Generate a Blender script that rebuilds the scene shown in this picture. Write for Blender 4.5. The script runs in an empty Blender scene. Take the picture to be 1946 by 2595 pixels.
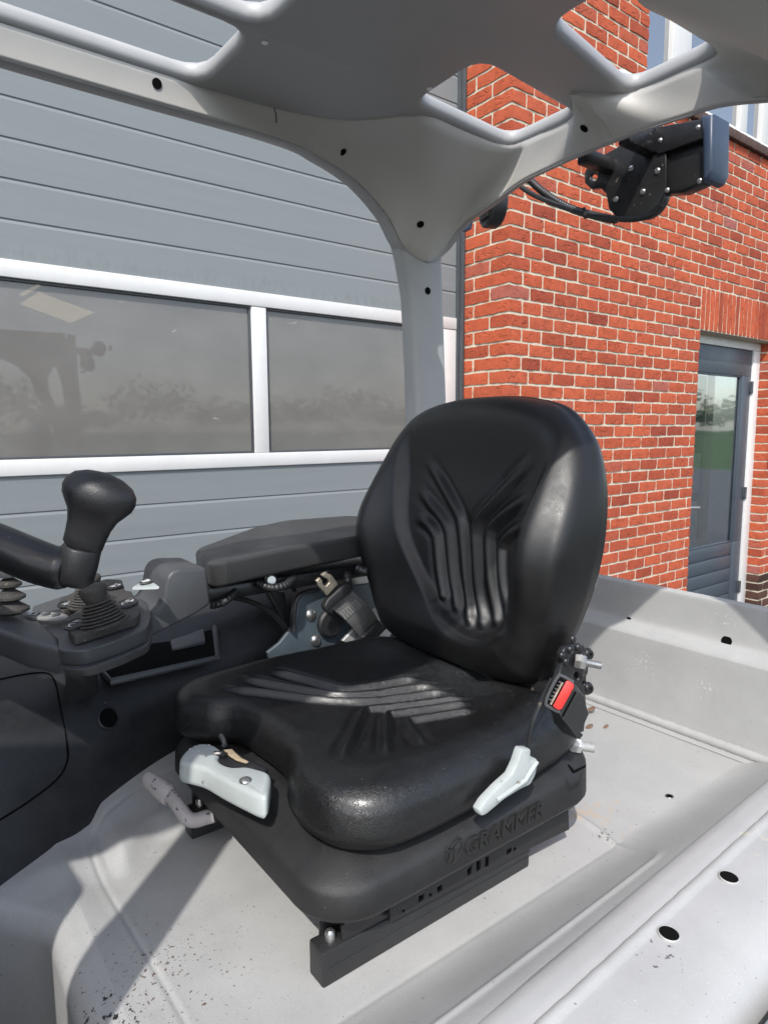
import bpy, bmesh, math, random
import numpy as np
from mathutils import Vector, Matrix
random.seed(7); rng = np.random.default_rng(7)
SC = bpy.context.scene
COL = SC.collection
H0 = 1.57            # eye height above the yard
S = 0.65             # forklift unit (camera height over its floor) in metres

# ------------------------------------------------------------------ camera
CX, CY, F = 973.0, 1297.5, 1690.0
_x = np.array([3205-CX, -(1078-CY), F]); _x /= np.linalg.norm(_x)
_y = np.array([-323-CX, -(1093-CY), F]); _y -= _x*np.dot(_x, _y); _y /= np.linalg.norm(_y)
_z = np.cross(_x, _y)
if _z[1] < 0: _z = -_z
R3 = np.stack([_x, _y, _z])                       # world = R3 @ (right, up, forward)
cam_d = bpy.data.cameras.new('camera'); cam = bpy.data.objects.new('camera', cam_d); COL.objects.link(cam)
m = Matrix.Identity(4)
for i in range(3):
    m[i][0] = R3[i, 0]; m[i][1] = R3[i, 1]; m[i][2] = -R3[i, 2]
m[2][3] = H0
cam.matrix_world = m
cam_d.sensor_fit = 'VERTICAL'; cam_d.sensor_height = 36.0; cam_d.lens = F/2595*36.0
cam_d.clip_start = 0.02; cam_d.clip_end = 2000
SC.camera = cam

# ------------------------------------------------------------------ world, sun, exposure
SUN_EL = math.radians(48); sdir = Vector((-0.72, -0.69, 0)).normalized()
W = bpy.data.worlds.new("World"); SC.world = W; W.use_nodes = True
nt = W.node_tree; bg = nt.nodes['Background']
sky = nt.nodes.new('ShaderNodeTexSky'); sky.sky_type = 'NISHITA'; sky.sun_disc = False
sky.sun_elevation = SUN_EL; sky.sun_rotation = math.atan2(sdir.x, sdir.y)
sky.air_density = 1.0; sky.dust_density = 1.5; sky.ozone_density = 1.0
hs = nt.nodes.new('ShaderNodeHueSaturation'); hs.inputs['Saturation'].default_value = 0.72      # sky desaturated so shaded surfaces turn less blue
nt.links.new(sky.outputs[0], hs.inputs['Color']); nt.links.new(hs.outputs[0], bg.inputs[0]); bg.inputs[1].default_value = 0.15
sun_d = bpy.data.lights.new('sun', 'SUN'); sun = bpy.data.objects.new('sun', sun_d); COL.objects.link(sun)
sun_d.energy = 2.05; sun_d.angle = math.radians(0.53); sun_d.color = (1.0, 0.965, 0.915)
sv = Vector((sdir.x*math.cos(SUN_EL), sdir.y*math.cos(SUN_EL), math.sin(SUN_EL)))
sun.rotation_euler = sv.to_track_quat('Z', 'Y').to_euler()
sun.location = (0, 0, 30)
SC.view_settings.view_transform = 'Standard'; SC.view_settings.look = 'None'
SC.view_settings.exposure = 1.1; SC.view_settings.gamma = 1.0

# ------------------------------------------------------------------ pixel -> point (camera at origin, before scale)
def ray(px, py): return R3 @ np.array([(px-CX)/F, -(py-CY)/F, 1.0])
def tz(px, py, z): r = ray(px, py); return r*z/r[2]
def ty(px, py, y): r = ray(px, py); return r*y/r[1]
def tx(px, py, x): r = ray(px, py); return r*x/r[0]
def at(px, py, d): return ray(px, py)*d
V = lambda *a: np.array(a, float)
def nrm(v): v = np.asarray(v, float); return v/np.linalg.norm(v)

# ------------------------------------------------------------------ materials
def mat(name, base, rough=0.5, metal=0.0, spec=0.5, noise=0.0, nscale=30, bump=0.0, bscale=200, bkind='noise',
        speck=None, coat=0.0, stretch=None, fine=None):
    """procedural principled: colour breakup by noise, bump by noise / leather cells, optional specks"""
    M = bpy.data.materials.new(name); M.use_nodes = True
    n = M.node_tree.nodes; l = M.node_tree.links; p = n['Principled BSDF']
    p.inputs['Roughness'].default_value = rough; p.inputs['Metallic'].default_value = metal
    p.inputs['Specular IOR Level'].default_value = spec
    if coat: p.inputs['Coat Weight'].default_value = coat; p.inputs['Coat Roughness'].default_value = 0.15
    tc = n.new('ShaderNodeTexCoord'); vec = tc.outputs['Object']
    if stretch:
        mp = n.new('ShaderNodeMapping'); mp.inputs['Scale'].default_value = stretch
        l.new(vec, mp.inputs[0]); vec = mp.outputs[0]
    rgb = n.new('ShaderNodeRGB'); rgb.outputs[0].default_value = (*base, 1); col = rgb.outputs[0]
    M['_'] = 0
    if noise:
        t = n.new('ShaderNodeTexNoise'); t.inputs['Scale'].default_value = nscale; t.inputs['Detail'].default_value = 6
        t.inputs['Roughness'].default_value = 0.65; l.new(vec, t.inputs['Vector'])
        r = n.new('ShaderNodeMapRange'); r.inputs[1].default_value = 0.3; r.inputs[2].default_value = 0.7
        r.inputs[3].default_value = 1-noise; r.inputs[4].default_value = 1+noise
        l.new(t.outputs[0], r.inputs[0])
        mx = n.new('ShaderNodeMix'); mx.data_type = 'RGBA'; mx.blend_type = 'MULTIPLY'; mx.inputs[0].default_value = 1
        l.new(col, mx.inputs['A']); l.new(r.outputs[0], mx.inputs['B']); col = mx.outputs['Result']
        rr = n.new('ShaderNodeMapRange'); rr.inputs[1].default_value = 0.3; rr.inputs[2].default_value = 0.7
        rr.inputs[3].default_value = max(0.02, rough-0.07); rr.inputs[4].default_value = min(1, rough+0.09)
        l.new(t.outputs[0], rr.inputs[0]); l.new(rr.outputs[0], p.inputs['Roughness'])
    for sp in (speck or []):      # (scale, threshold, colour[, mask centre, mask radius])
        t = n.new('ShaderNodeTexNoise'); t.inputs['Scale'].default_value = sp[0]; t.inputs['Detail'].default_value = 3
        l.new(vec, t.inputs['Vector'])
        val = t.outputs[0]
        if len(sp) > 3:
            d = n.new('ShaderNodeVectorMath'); d.operation = 'DISTANCE'; l.new(tc.outputs['Object'], d.inputs[0]); d.inputs[1].default_value = sp[3]
            mr = n.new('ShaderNodeMapRange'); mr.inputs[1].default_value = 0; mr.inputs[2].default_value = sp[4]
            mr.inputs[3].default_value = 0.0; mr.inputs[4].default_value = -0.32 if sp[1] > 0.45 else -0.5; l.new(d.outputs['Value'], mr.inputs[0])
            ad = n.new('ShaderNodeMath'); ad.operation = 'ADD'; l.new(val, ad.inputs[0]); l.new(mr.outputs[0], ad.inputs[1]); val = ad.outputs[0]
        cr = n.new('ShaderNodeMapRange'); cr.inputs[1].default_value = sp[1]; cr.inputs[2].default_value = sp[1]+0.02
        l.new(val, cr.inputs[0])
        mx = n.new('ShaderNodeMix'); mx.data_type = 'RGBA'; l.new(cr.outputs[0], mx.inputs[0])
        l.new(col, mx.inputs['A']); mx.inputs['B'].default_value = (*sp[2], 1); col = mx.outputs['Result']
    l.new(col, p.inputs['Base Color'])
    if bump:
        if bkind == 'leather':
            t = n.new('ShaderNodeTexVoronoi'); t.feature = 'DISTANCE_TO_EDGE'; t.inputs['Scale'].default_value = bscale
            w = n.new('ShaderNodeTexNoise'); w.inputs['Scale'].default_value = bscale*0.35; l.new(vec, w.inputs['Vector'])
            mxv = n.new('ShaderNodeMix'); mxv.data_type = 'RGBA'; mxv.inputs[0].default_value = 0.012
            l.new(vec, mxv.inputs['A']); l.new(w.outputs['Color'], mxv.inputs['B'])
            l.new(mxv.outputs['Result'], t.inputs['Vector'])
            rr = n.new('ShaderNodeMapRange'); rr.inputs[1].default_value = 0; rr.inputs[2].default_value = 0.07
            l.new(t.outputs['Distance'], rr.inputs[0])
            w2 = n.new('ShaderNodeTexNoise'); w2.inputs['Scale'].default_value = 14; l.new(vec, w2.inputs['Vector'])
            mm = n.new('ShaderNodeMath'); mm.operation = 'MULTIPLY'; l.new(rr.outputs[0], mm.inputs[0]); l.new(w2.outputs[0], mm.inputs[1]); h = mm.outputs[0]
        else:
            t = n.new('ShaderNodeTexNoise'); t.inputs['Scale'].default_value = bscale; t.inputs['Detail'].default_value = 4
            l.new(vec, t.inputs['Vector']); h = t.outputs[0]
        b = n.new('ShaderNodeBump'); b.inputs['Strength'].default_value = bump; b.inputs['Distance'].default_value = 0.002
        l.new(h, b.inputs['Height']); l.new(b.outputs[0], p.inputs['Normal'])
    return M

MT = {}
def setup_mats():
    G = (0.352, 0.351, 0.346)
    MT['paint'] = mat('grey_paint', G, 0.42, 0, 0.5, 0.07, 9, 0.10, 420, speck=[(700, 0.68, (0.52, 0.52, 0.52)), (260, 0.725, (0.12, 0.10, 0.09))]+[(k_, t_, c_, (p_[0]*S, p_[1]*S, p_[2]*S+H0), r_) for k_, t_, c_, p_, r_ in ((160, 0.56, (0.47, 0.47, 0.465), (2.05, 1.23, -0.80), 0.10), (170, 0.57, (0.47, 0.47, 0.465), (2.05, 1.00, -0.83), 0.09), (170, 0.565, (0.46, 0.46, 0.455), (2.11, 0.98, -0.60), 0.08), (90, 0.54, (0.20, 0.07, 0.05), (1.52, 0.60, -0.87), 0.035), (120, 0.53, (0.10, 0.10, 0.11), (0.98, 0.52, -0.87), 0.05), (30, 0.50, (0.40, 0.385, 0.33), (1.45, 0.50, -0.87), 0.16))])
    fr = lambda p: (p[0]*S, p[1]*S, p[2]*S+H0)
    MT['floor'] = mat('worn_grey_floor_paint', (0.355, 0.354, 0.346), 0.45, 0, 0.5, 0.10, 6, 0.12, 380, speck=[
        (700, 0.66, (0.52, 0.52, 0.51)), (170, 0.715, (0.16, 0.14, 0.12)), (420, 0.69, (0.22, 0.21, 0.20)),
        (120, 0.60, (0.11, 0.06, 0.045), fr((0.24, 1.04, -1.0)), 0.34), (190, 0.60, (0.12, 0.08, 0.065), fr((0.36, 1.15, -1.0)), 0.34),
        (150, 0.375, (0.02, 0.018, 0.018), fr((0.185, 1.07, -1.02)), 0.14),
        (60, 0.50, (0.40, 0.345, 0.285), fr((1.42, 0.96, -1.0)), 0.14), (160, 0.56, (0.12, 0.12, 0.11), fr((1.36, 0.90, -1.0)), 0.07)])
    MT['roof'] = mat('grey_roof_paint', (0.335, 0.333, 0.328), 0.40, 0, 0.5, 0.06, 8, 0.10, 420)
    MT['trim'] = mat('beige_grey_trim', (0.50, 0.485, 0.45), 0.52, 0, 0.4, 0.03, 10, 0.05, 600)
    MT['vinyl'] = mat('black_vinyl', (0.0065, 0.0065, 0.0067), 0.42, 0, 0.5, 0.10, 30, 0.13, 420, 'leather')
    MT['knob'] = mat('grained_black_rubber', (0.016, 0.016, 0.017), 0.42, 0, 0.45, 0.10, 30, 0.22, 700)
    MT['vinyl_dust'] = mat('dusty_black_vinyl', (0.0065, 0.0065, 0.0067), 0.34, 0, 0.6, 0.10, 30, 0.30, 330, 'leather',
        speck=[(750, 0.55, (0.12, 0.13, 0.135), fr((1.22, 1.22, -0.64)), 0.44), (800, 0.575, (0.12, 0.13, 0.13), fr((1.15, 1.5, -0.64)), 0.30), (500, 0.72, (0.2, 0.2, 0.2))])
    MT['shell'] = mat('black_grained_plastic', (0.016, 0.016, 0.0162), 0.52, 0, 0.45, 0.22, 22, 0.35, 900, speck=[(500, 0.74, (0.2, 0.19, 0.18))])
    MT['char'] = mat('charcoal_plastic', (0.060, 0.062, 0.066), 0.42, 0, 0.5, 0.10, 14, 0.22, 900)
    MT['blk'] = mat('black_plastic', (0.019, 0.0195, 0.0205), 0.44, 0, 0.5, 0.28, 16, 0.25, 700, speck=[(600, 0.70, (0.12, 0.11, 0.10))])
    MT['armpad'] = mat('dark_armrest_skin', (0.038, 0.038, 0.0385), 0.40, 0, 0.5, 0.10, 10, 0.15, 800, speck=[(120, 0.74, (0.3, 0.3, 0.29))])
    MT['rub'] = mat('dusty_rubber', (0.050, 0.047, 0.043), 0.62, 0, 0.35, 0.25, 40, 0.2, 500, speck=[(300, 0.66, (0.16, 0.14, 0.11))])
    MT['gloss'] = mat('black_paint', (0.014, 0.014, 0.015), 0.33, 0, 0.5, 0.15, 40, 0.05, 300, speck=[(70, 0.69, (0.10, 0.085, 0.07))])
    MT['void'] = mat('dark_hollow', (0.003, 0.003, 0.003), 0.9, 0, 0.1, 0.05, 10)  # flat black painted as the shade inside holes, slots and seams
    MT['light'] = mat('pale_grey_plastic', (0.35, 0.378, 0.370), 0.42, 0, 0.45, 0.06, 20, 0.06, 500, speck=[(90, 0.70, (0.2, 0.19, 0.17))])
    MT['pink'] = mat('scuffed_grey_lever_paint', (0.37, 0.345, 0.34), 0.48, 0, 0.4, 0.08, 40, speck=[(120, 0.63, (0.06, 0.06, 0.07))])
    MT['zinc'] = mat('zinc_steel', (0.48, 0.475, 0.455), 0.30, 0.9, 0.5, 0.15, 60)
    MT['tong'] = mat('tarnished_tongue_steel', (0.56, 0.50, 0.40), 0.36, 0.8, 0.5, 0.25, 60)
    MT['alu'] = mat('bare_bracket_alloy', (0.45, 0.45, 0.44), 0.4, 0.5, 0.5, 0.1, 30)
    MT['plate'] = mat('slate_steel_plate', (0.055, 0.072, 0.085), 0.38, 0, 0.5, 0.10, 25, 0.05, 300, speck=[(200, 0.70, (0.3, 0.3, 0.3))])
    MT['red'] = mat('red_plastic', (0.70, 0.035, 0.03), 0.38, 0, 0.5, 0.05, 30)
    MT['web'] = mat('black_webbing', (0.10, 0.10, 0.098), 0.7, 0, 0.3, 0.25, 60, 0.6, 700, stretch=(1, 1, 1))
    MT['blue'] = mat('slate_blue_paint', (0.036, 0.054, 0.092), 0.42, 0, 0.5, 0.06, 20)
    MT['sym'] = mat('white_print', (0.55, 0.55, 0.54), 0.5, 0, 0.4, 0.1, 80)
    MT['symg'] = mat('grey_print', (0.24, 0.24, 0.23), 0.5, 0, 0.4, 0.1, 80)
    MT['amber'] = mat('amber_scale_window', (0.38, 0.30, 0.20), 0.25, 0, 0.5, 0.2, 60)
    MT['white'] = mat('white_frame_paint', (0.60, 0.595, 0.58), 0.42, 0, 0.5, 0.04, 8, 0.03, 200)
    MT['rivet_white'] = mat('white_nylon_plug', (0.85, 0.85, 0.84), 0.4)  # white standing in for sky light through the roof pinholes
    MT['mortar'] = mat('sandy_mortar', (0.52, 0.465, 0.36), 0.9, 0, 0.2, 0.14, 60, 0.7, 500)
    MT['door'] = mat('slate_door_paint', (0.050, 0.064, 0.080), 0.38, 0, 0.5, 0.06, 12, 0.05, 200)
    MT['steel_dark'] = mat('anthracite_steel', (0.05, 0.056, 0.062), 0.45, 0, 0.5, 0.08, 12)
    MT['coping'] = mat('brown_sill_brick', (0.07, 0.042, 0.032), 0.7, 0, 0.3, 0.35, 16, 0.6, 90)
    MT['asphalt'] = mat('asphalt', (0.075, 0.075, 0.076), 0.85, 0, 0.3, 0.35, 60, 0.9, 300)
    MT['grass'] = mat('field_grass', (0.045, 0.075, 0.024), 0.9, 0, 0.2, 0.4, 1.2, 0.6, 40)
    MT['leaf'] = mat('tree_leaves', (0.05, 0.075, 0.03), 0.7, 0, 0.3, 0.45, 0.6)
    MT['deadleaf'] = mat('dry_leaf', (0.16, 0.10, 0.07), 0.8, 0, 0.2, 0.3, 200)
    MT['inner'] = mat('workshop_wall', (0.16, 0.155, 0.15), 0.8, 0, 0.2, 0.2, 2)
setup_mats()

def sectional_mat():
    M = mat('blue_grey_door_skin', (0.182, 0.200, 0.206), 0.46, 0, 0.45, 0.035, 3, 0.22, 60, stretch=(0.5, 1, 9))
    n = M.node_tree.nodes; l = M.node_tree.links; p = n['Principled BSDF']
    old = p.inputs['Base Color'].links[0].from_socket
    tc = n.new('ShaderNodeTexCoord'); sep = n.new('ShaderNodeSeparateXYZ'); l.new(tc.outputs['Object'], sep.inputs[0])
    # dirt drips hanging above the window rail
    mp = n.new('ShaderNodeMapping'); mp.inputs['Scale'].default_value = (38, 1, 14); l.new(tc.outputs['Object'], mp.inputs[0])
    t = n.new('ShaderNodeTexNoise'); t.inputs['Scale'].default_value = 1.0; t.inputs['Detail'].default_value = 4; l.new(mp.outputs[0], t.inputs['Vector'])
    mr = n.new('ShaderNodeMapRange'); mr.inputs[1].default_value = H0+0.635; mr.inputs[2].default_value = H0+0.735
    mr.inputs[3].default_value = 0.14; mr.inputs[4].default_value = -0.22; l.new(sep.outputs[2], mr.inputs[0])
    lo = n.new('ShaderNodeMath'); lo.operation = 'GREATER_THAN'; lo.inputs[1].default_value = H0+0.6; l.new(sep.outputs[2], lo.inputs[0])
    ad = n.new('ShaderNodeMath'); ad.operation = 'ADD'; l.new(t.outputs[0], ad.inputs[0]); l.new(mr.outputs[0], ad.inputs[1])
    th = n.new('ShaderNodeMapRange'); th.inputs[1].default_value = 0.46; th.inputs[2].default_value = 0.66; th.inputs[4].default_value = 0.30; l.new(ad.outputs[0], th.inputs[0])
    mu = n.new('ShaderNodeMath'); mu.operation = 'MULTIPLY'; l.new(th.outputs[0], mu.inputs[0]); l.new(lo.outputs[0], mu.inputs[1])
    mx = n.new('ShaderNodeMix'); mx.data_type = 'RGBA'; l.new(mu.outputs[0], mx.inputs[0]); l.new(old, mx.inputs['A']); mx.inputs['B'].default_value = (0.13, 0.145, 0.14, 1)
    l.new(mx.outputs['Result'], p.inputs['Base Color'])
    return M
MT['sect'] = sectional_mat()

def brick_mat(name, dark=False):
    M = bpy.data.materials.new(name); M.use_nodes = True
    n = M.node_tree.nodes; l = M.node_tree.links; p = n['Principled BSDF']
    a = n.new('ShaderNodeAttribute'); a.attribute_name = 'rnd'
    cr = n.new('ShaderNodeValToRGB'); e = cr.color_ramp.elements
    cols = [(0, (0.25, 0.050, 0.027)), (0.3, (0.36, 0.073, 0.034)), (0.75, (0.42, 0.090, 0.040)), (0.93, (0.35, 0.078, 0.040)), (0.985, (0.34, 0.090, 0.058)), (1, (0.30, 0.10, 0.08))]
    if dark: cols = [(0, (0.035, 0.018, 0.014)), (0.5, (0.07, 0.034, 0.025)), (1, (0.10, 0.05, 0.036))]
    e[0].position = 0; e[0].color = (*cols[0][1], 1); e[1].position = 1; e[1].color = (*cols[-1][1], 1)
    for pos, c in cols[1:-1]:
        q = cr.color_ramp.elements.new(pos); q.color = (*c, 1)
    l.new(a.outputs['Fac'], cr.inputs[0])
    tc = n.new('ShaderNodeTexCoord')
    t = n.new('ShaderNodeTexNoise'); t.inputs['Scale'].default_value = 26; t.inputs['Detail'].default_value = 8; t.inputs['Roughness'].default_value = 0.7; l.new(tc.outputs['Object'], t.inputs['Vector'])
    r = n.new('ShaderNodeMapRange'); r.inputs[1].default_value = 0.3; r.inputs[2].default_value = 0.7; r.inputs[3].default_value = 0.82; r.inputs[4].default_value = 1.18; l.new(t.outputs[0], r.inputs[0])
    mx = n.new('ShaderNodeMix'); mx.data_type = 'RGBA'; mx.blend_type = 'MULTIPLY'; mx.inputs[0].default_value = 1
    l.new(cr.outputs[0], mx.inputs['A']); l.new(r.outputs[0], mx.inputs['B'])
    # pale chips
    t2 = n.new('ShaderNodeTexNoise'); t2.inputs['Scale'].default_value = 55; t2.inputs['Detail'].default_value = 3; l.new(tc.outputs['Object'], t2.inputs['Vector'])
    r2 = n.new('ShaderNodeMapRange'); r2.inputs[1].default_value = 0.74; r2.inputs[2].default_value = 0.78; r2.inputs[4].default_value = 0.6; l.new(t2.outputs[0], r2.inputs[0])
    m2 = n.new('ShaderNodeMix'); m2.data_type = 'RGBA'; l.new(r2.outputs[0], m2.inputs[0]); l.new(mx.outputs['Result'], m2.inputs['A']); m2.inputs['B'].default_value = (0.55, 0.30, 0.20, 1)
    l.new(m2.outputs['Result'], p.inputs['Base Color']); p.inputs['Roughness'].default_value = 0.85; p.inputs['Specular IOR Level'].default_value = 0.25
    # hand-moulded creases
    mp = n.new('ShaderNodeMapping'); mp.inputs['Scale'].default_value = (16, 16, 34); mp.inputs['Rotation'].default_value = (0, 0.5, 0.3); l.new(tc.outputs['Object'], mp.inputs[0])
    t3 = n.new('ShaderNodeTexNoise'); t3.inputs['Scale'].default_value = 1.0; t3.inputs['Detail'].default_value = 5; t3.inputs['Distortion'].default_value = 1.6; l.new(mp.outputs[0], t3.inputs['Vector'])
    b = n.new('ShaderNodeBump'); b.inputs['Strength'].default_value = 0.55; b.inputs['Distance'].default_value = 0.010
    rr = n.new('ShaderNodeMapRange'); rr.inputs[1].default_value = 0.33; rr.inputs[2].default_value = 0.42; l.new(t3.outputs[0], rr.inputs[0])
    l.new(rr.outputs[0], b.inputs['Height'])
    b2 = n.new('ShaderNodeBump'); b2.inputs['Strength'].default_value = 0.5; b2.inputs['Distance'].default_value = 0.003; l.new(t.outputs[0], b2.inputs['Height']); l.new(b.outputs[0], b2.inputs['Normal'])
    l.new(b2.outputs[0], p.inputs['Normal'])
    return M
MT['brick'] = brick_mat('red_brick'); MT['darkbrick'] = brick_mat('brown_plinth_brick', True)

def glass_mat(name, tint, haze, fac, rough=0.02):
    """hazy window: part see-through, part grey film, glossy on top"""
    M = bpy.data.materials.new(name); M.use_nodes = True
    n = M.node_tree.nodes; l = M.node_tree.links; p = n['Principled BSDF']; out = n['Material Output']
    p.inputs['Base Color'].default_value = (*haze, 1); p.inputs['Roughness'].default_value = rough; p.inputs['Specular IOR Level'].default_value = 0.7; p.inputs['IOR'].default_value = 1.5
    tc = n.new('ShaderNodeTexCoord'); t = n.new('ShaderNodeTexNoise'); t.inputs['Scale'].default_value = 3.5; t.inputs['Detail'].default_value = 5
    mp = n.new('ShaderNodeMapping'); mp.inputs['Scale'].default_value = (1, 1, 1.6); l.new(tc.outputs['Object'], mp.inputs[0]); l.new(mp.outputs[0], t.inputs['Vector'])
    r = n.new('ShaderNodeMapRange'); r.inputs[1].default_value = 0.3; r.inputs[2].default_value = 0.7; r.inputs[3].default_value = 0.88; r.inputs[4].default_value = 1.10; l.new(t.outputs[0], r.inputs[0])
    rgb = n.new('ShaderNodeRGB'); rgb.outputs[0].default_value = (*haze, 1)
    mx = n.new('ShaderNodeMix'); mx.data_type = 'RGBA'; mx.blend_type = 'MULTIPLY'; mx.inputs[0].default_value = 1
    l.new(rgb.outputs[0], mx.inputs['A']); l.new(r.outputs[0], mx.inputs['B'])
    # scratches
    m3 = n.new('ShaderNodeMapping'); m3.inputs['Scale'].default_value = (9, 9, 22); l.new(tc.outputs['Object'], m3.inputs[0])
    t3 = n.new('ShaderNodeTexNoise'); t3.inputs['Scale'].default_value = 1; t3.inputs['Detail'].default_value = 3; t3.inputs['Distortion'].default_value = 1.2; l.new(m3.outputs[0], t3.inputs['Vector'])
    r3 = n.new('ShaderNodeMapRange'); r3.inputs[1].default_value = 0.725; r3.inputs[2].default_value = 0.76; r3.inputs[4].default_value = 0.6; l.new(t3.outputs[0], r3.inputs[0])
    m4 = n.new('ShaderNodeMix'); m4.data_type = 'RGBA'; l.new(r3.outputs[0], m4.inputs[0]); l.new(mx.outputs['Result'], m4.inputs['A']); m4.inputs['B'].default_value = (0.45, 0.42, 0.36, 1)
    l.new(m4.outputs['Result'], p.inputs['Base Color'])
    tr = n.new('ShaderNodeBsdfTransparent'); tr.inputs[0].default_value = (*tint, 1)
    ms = n.new('ShaderNodeMixShader'); ms.inputs[0].default_value = fac
    l.new(tr.outputs[0], ms.inputs[1]); l.new(p.outputs[0], ms.inputs[2]); l.new(ms.outputs[0], out.inputs[0])
    return M
MT['haze_glass'] = glass_mat('hazy_acrylic', (0.75, 0.74, 0.70), (0.19, 0.183, 0.173), 0.76, 0.03)
def mirror_glass():
    M = bpy.data.materials.new('window_glass'); M.use_nodes = True
    n = M.node_tree.nodes; l = M.node_tree.links; p = n['Principled BSDF']
    p.inputs['Base Color'].default_value = (0.03, 0.04, 0.05, 1); p.inputs['Roughness'].default_value = 0.03
    p.inputs['Specular IOR Level'].default_value = 1.0; p.inputs['IOR'].default_value = 2.7
    tc = n.new('ShaderNodeTexCoord'); t = n.new('ShaderNodeTexNoise'); t.inputs['Scale'].default_value = 2.2; l.new(tc.outputs['Object'], t.inputs['Vector'])
    b = n.new('ShaderNodeBump'); b.inputs['Strength'].default_value = 0.12; b.inputs['Distance'].default_value = 0.01; l.new(t.outputs[0], b.inputs['Height']); l.new(b.outputs[0], p.inputs['Normal'])
    return M
MT['glass'] = mirror_glass()
def clear_glass():
    M = mirror_glass(); M.name = 'clear_door_glass'; n = M.node_tree.nodes; l = M.node_tree.links; p = n['Principled BSDF']; out = n['Material Output']
    tr = n.new('ShaderNodeBsdfTransparent'); tr.inputs[0].default_value = (0.8, 0.85, 0.85, 1); ms = n.new('ShaderNodeMixShader'); ms.inputs[0].default_value = 0.55
    l.new(tr.outputs[0], ms.inputs[1]); l.new(p.outputs[0], ms.inputs[2]); l.new(ms.outputs[0], out.inputs[0]); p.inputs['IOR'].default_value = 3.6
    return M
MT['door_glass'] = clear_glass()
def emit(name, c, s):
    M = bpy.data.materials.new(name); M.use_nodes = True; p = M.node_tree.nodes['Principled BSDF']
    p.inputs['Base Color'].default_value = (*c, 1); p.inputs['Emission Color'].default_value = (*c, 1); p.inputs['Emission Strength'].default_value = s
    return M
MT['skylight'] = emit('lit_rooflight', (0.80, 0.66, 0.46), 2.2)

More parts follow.
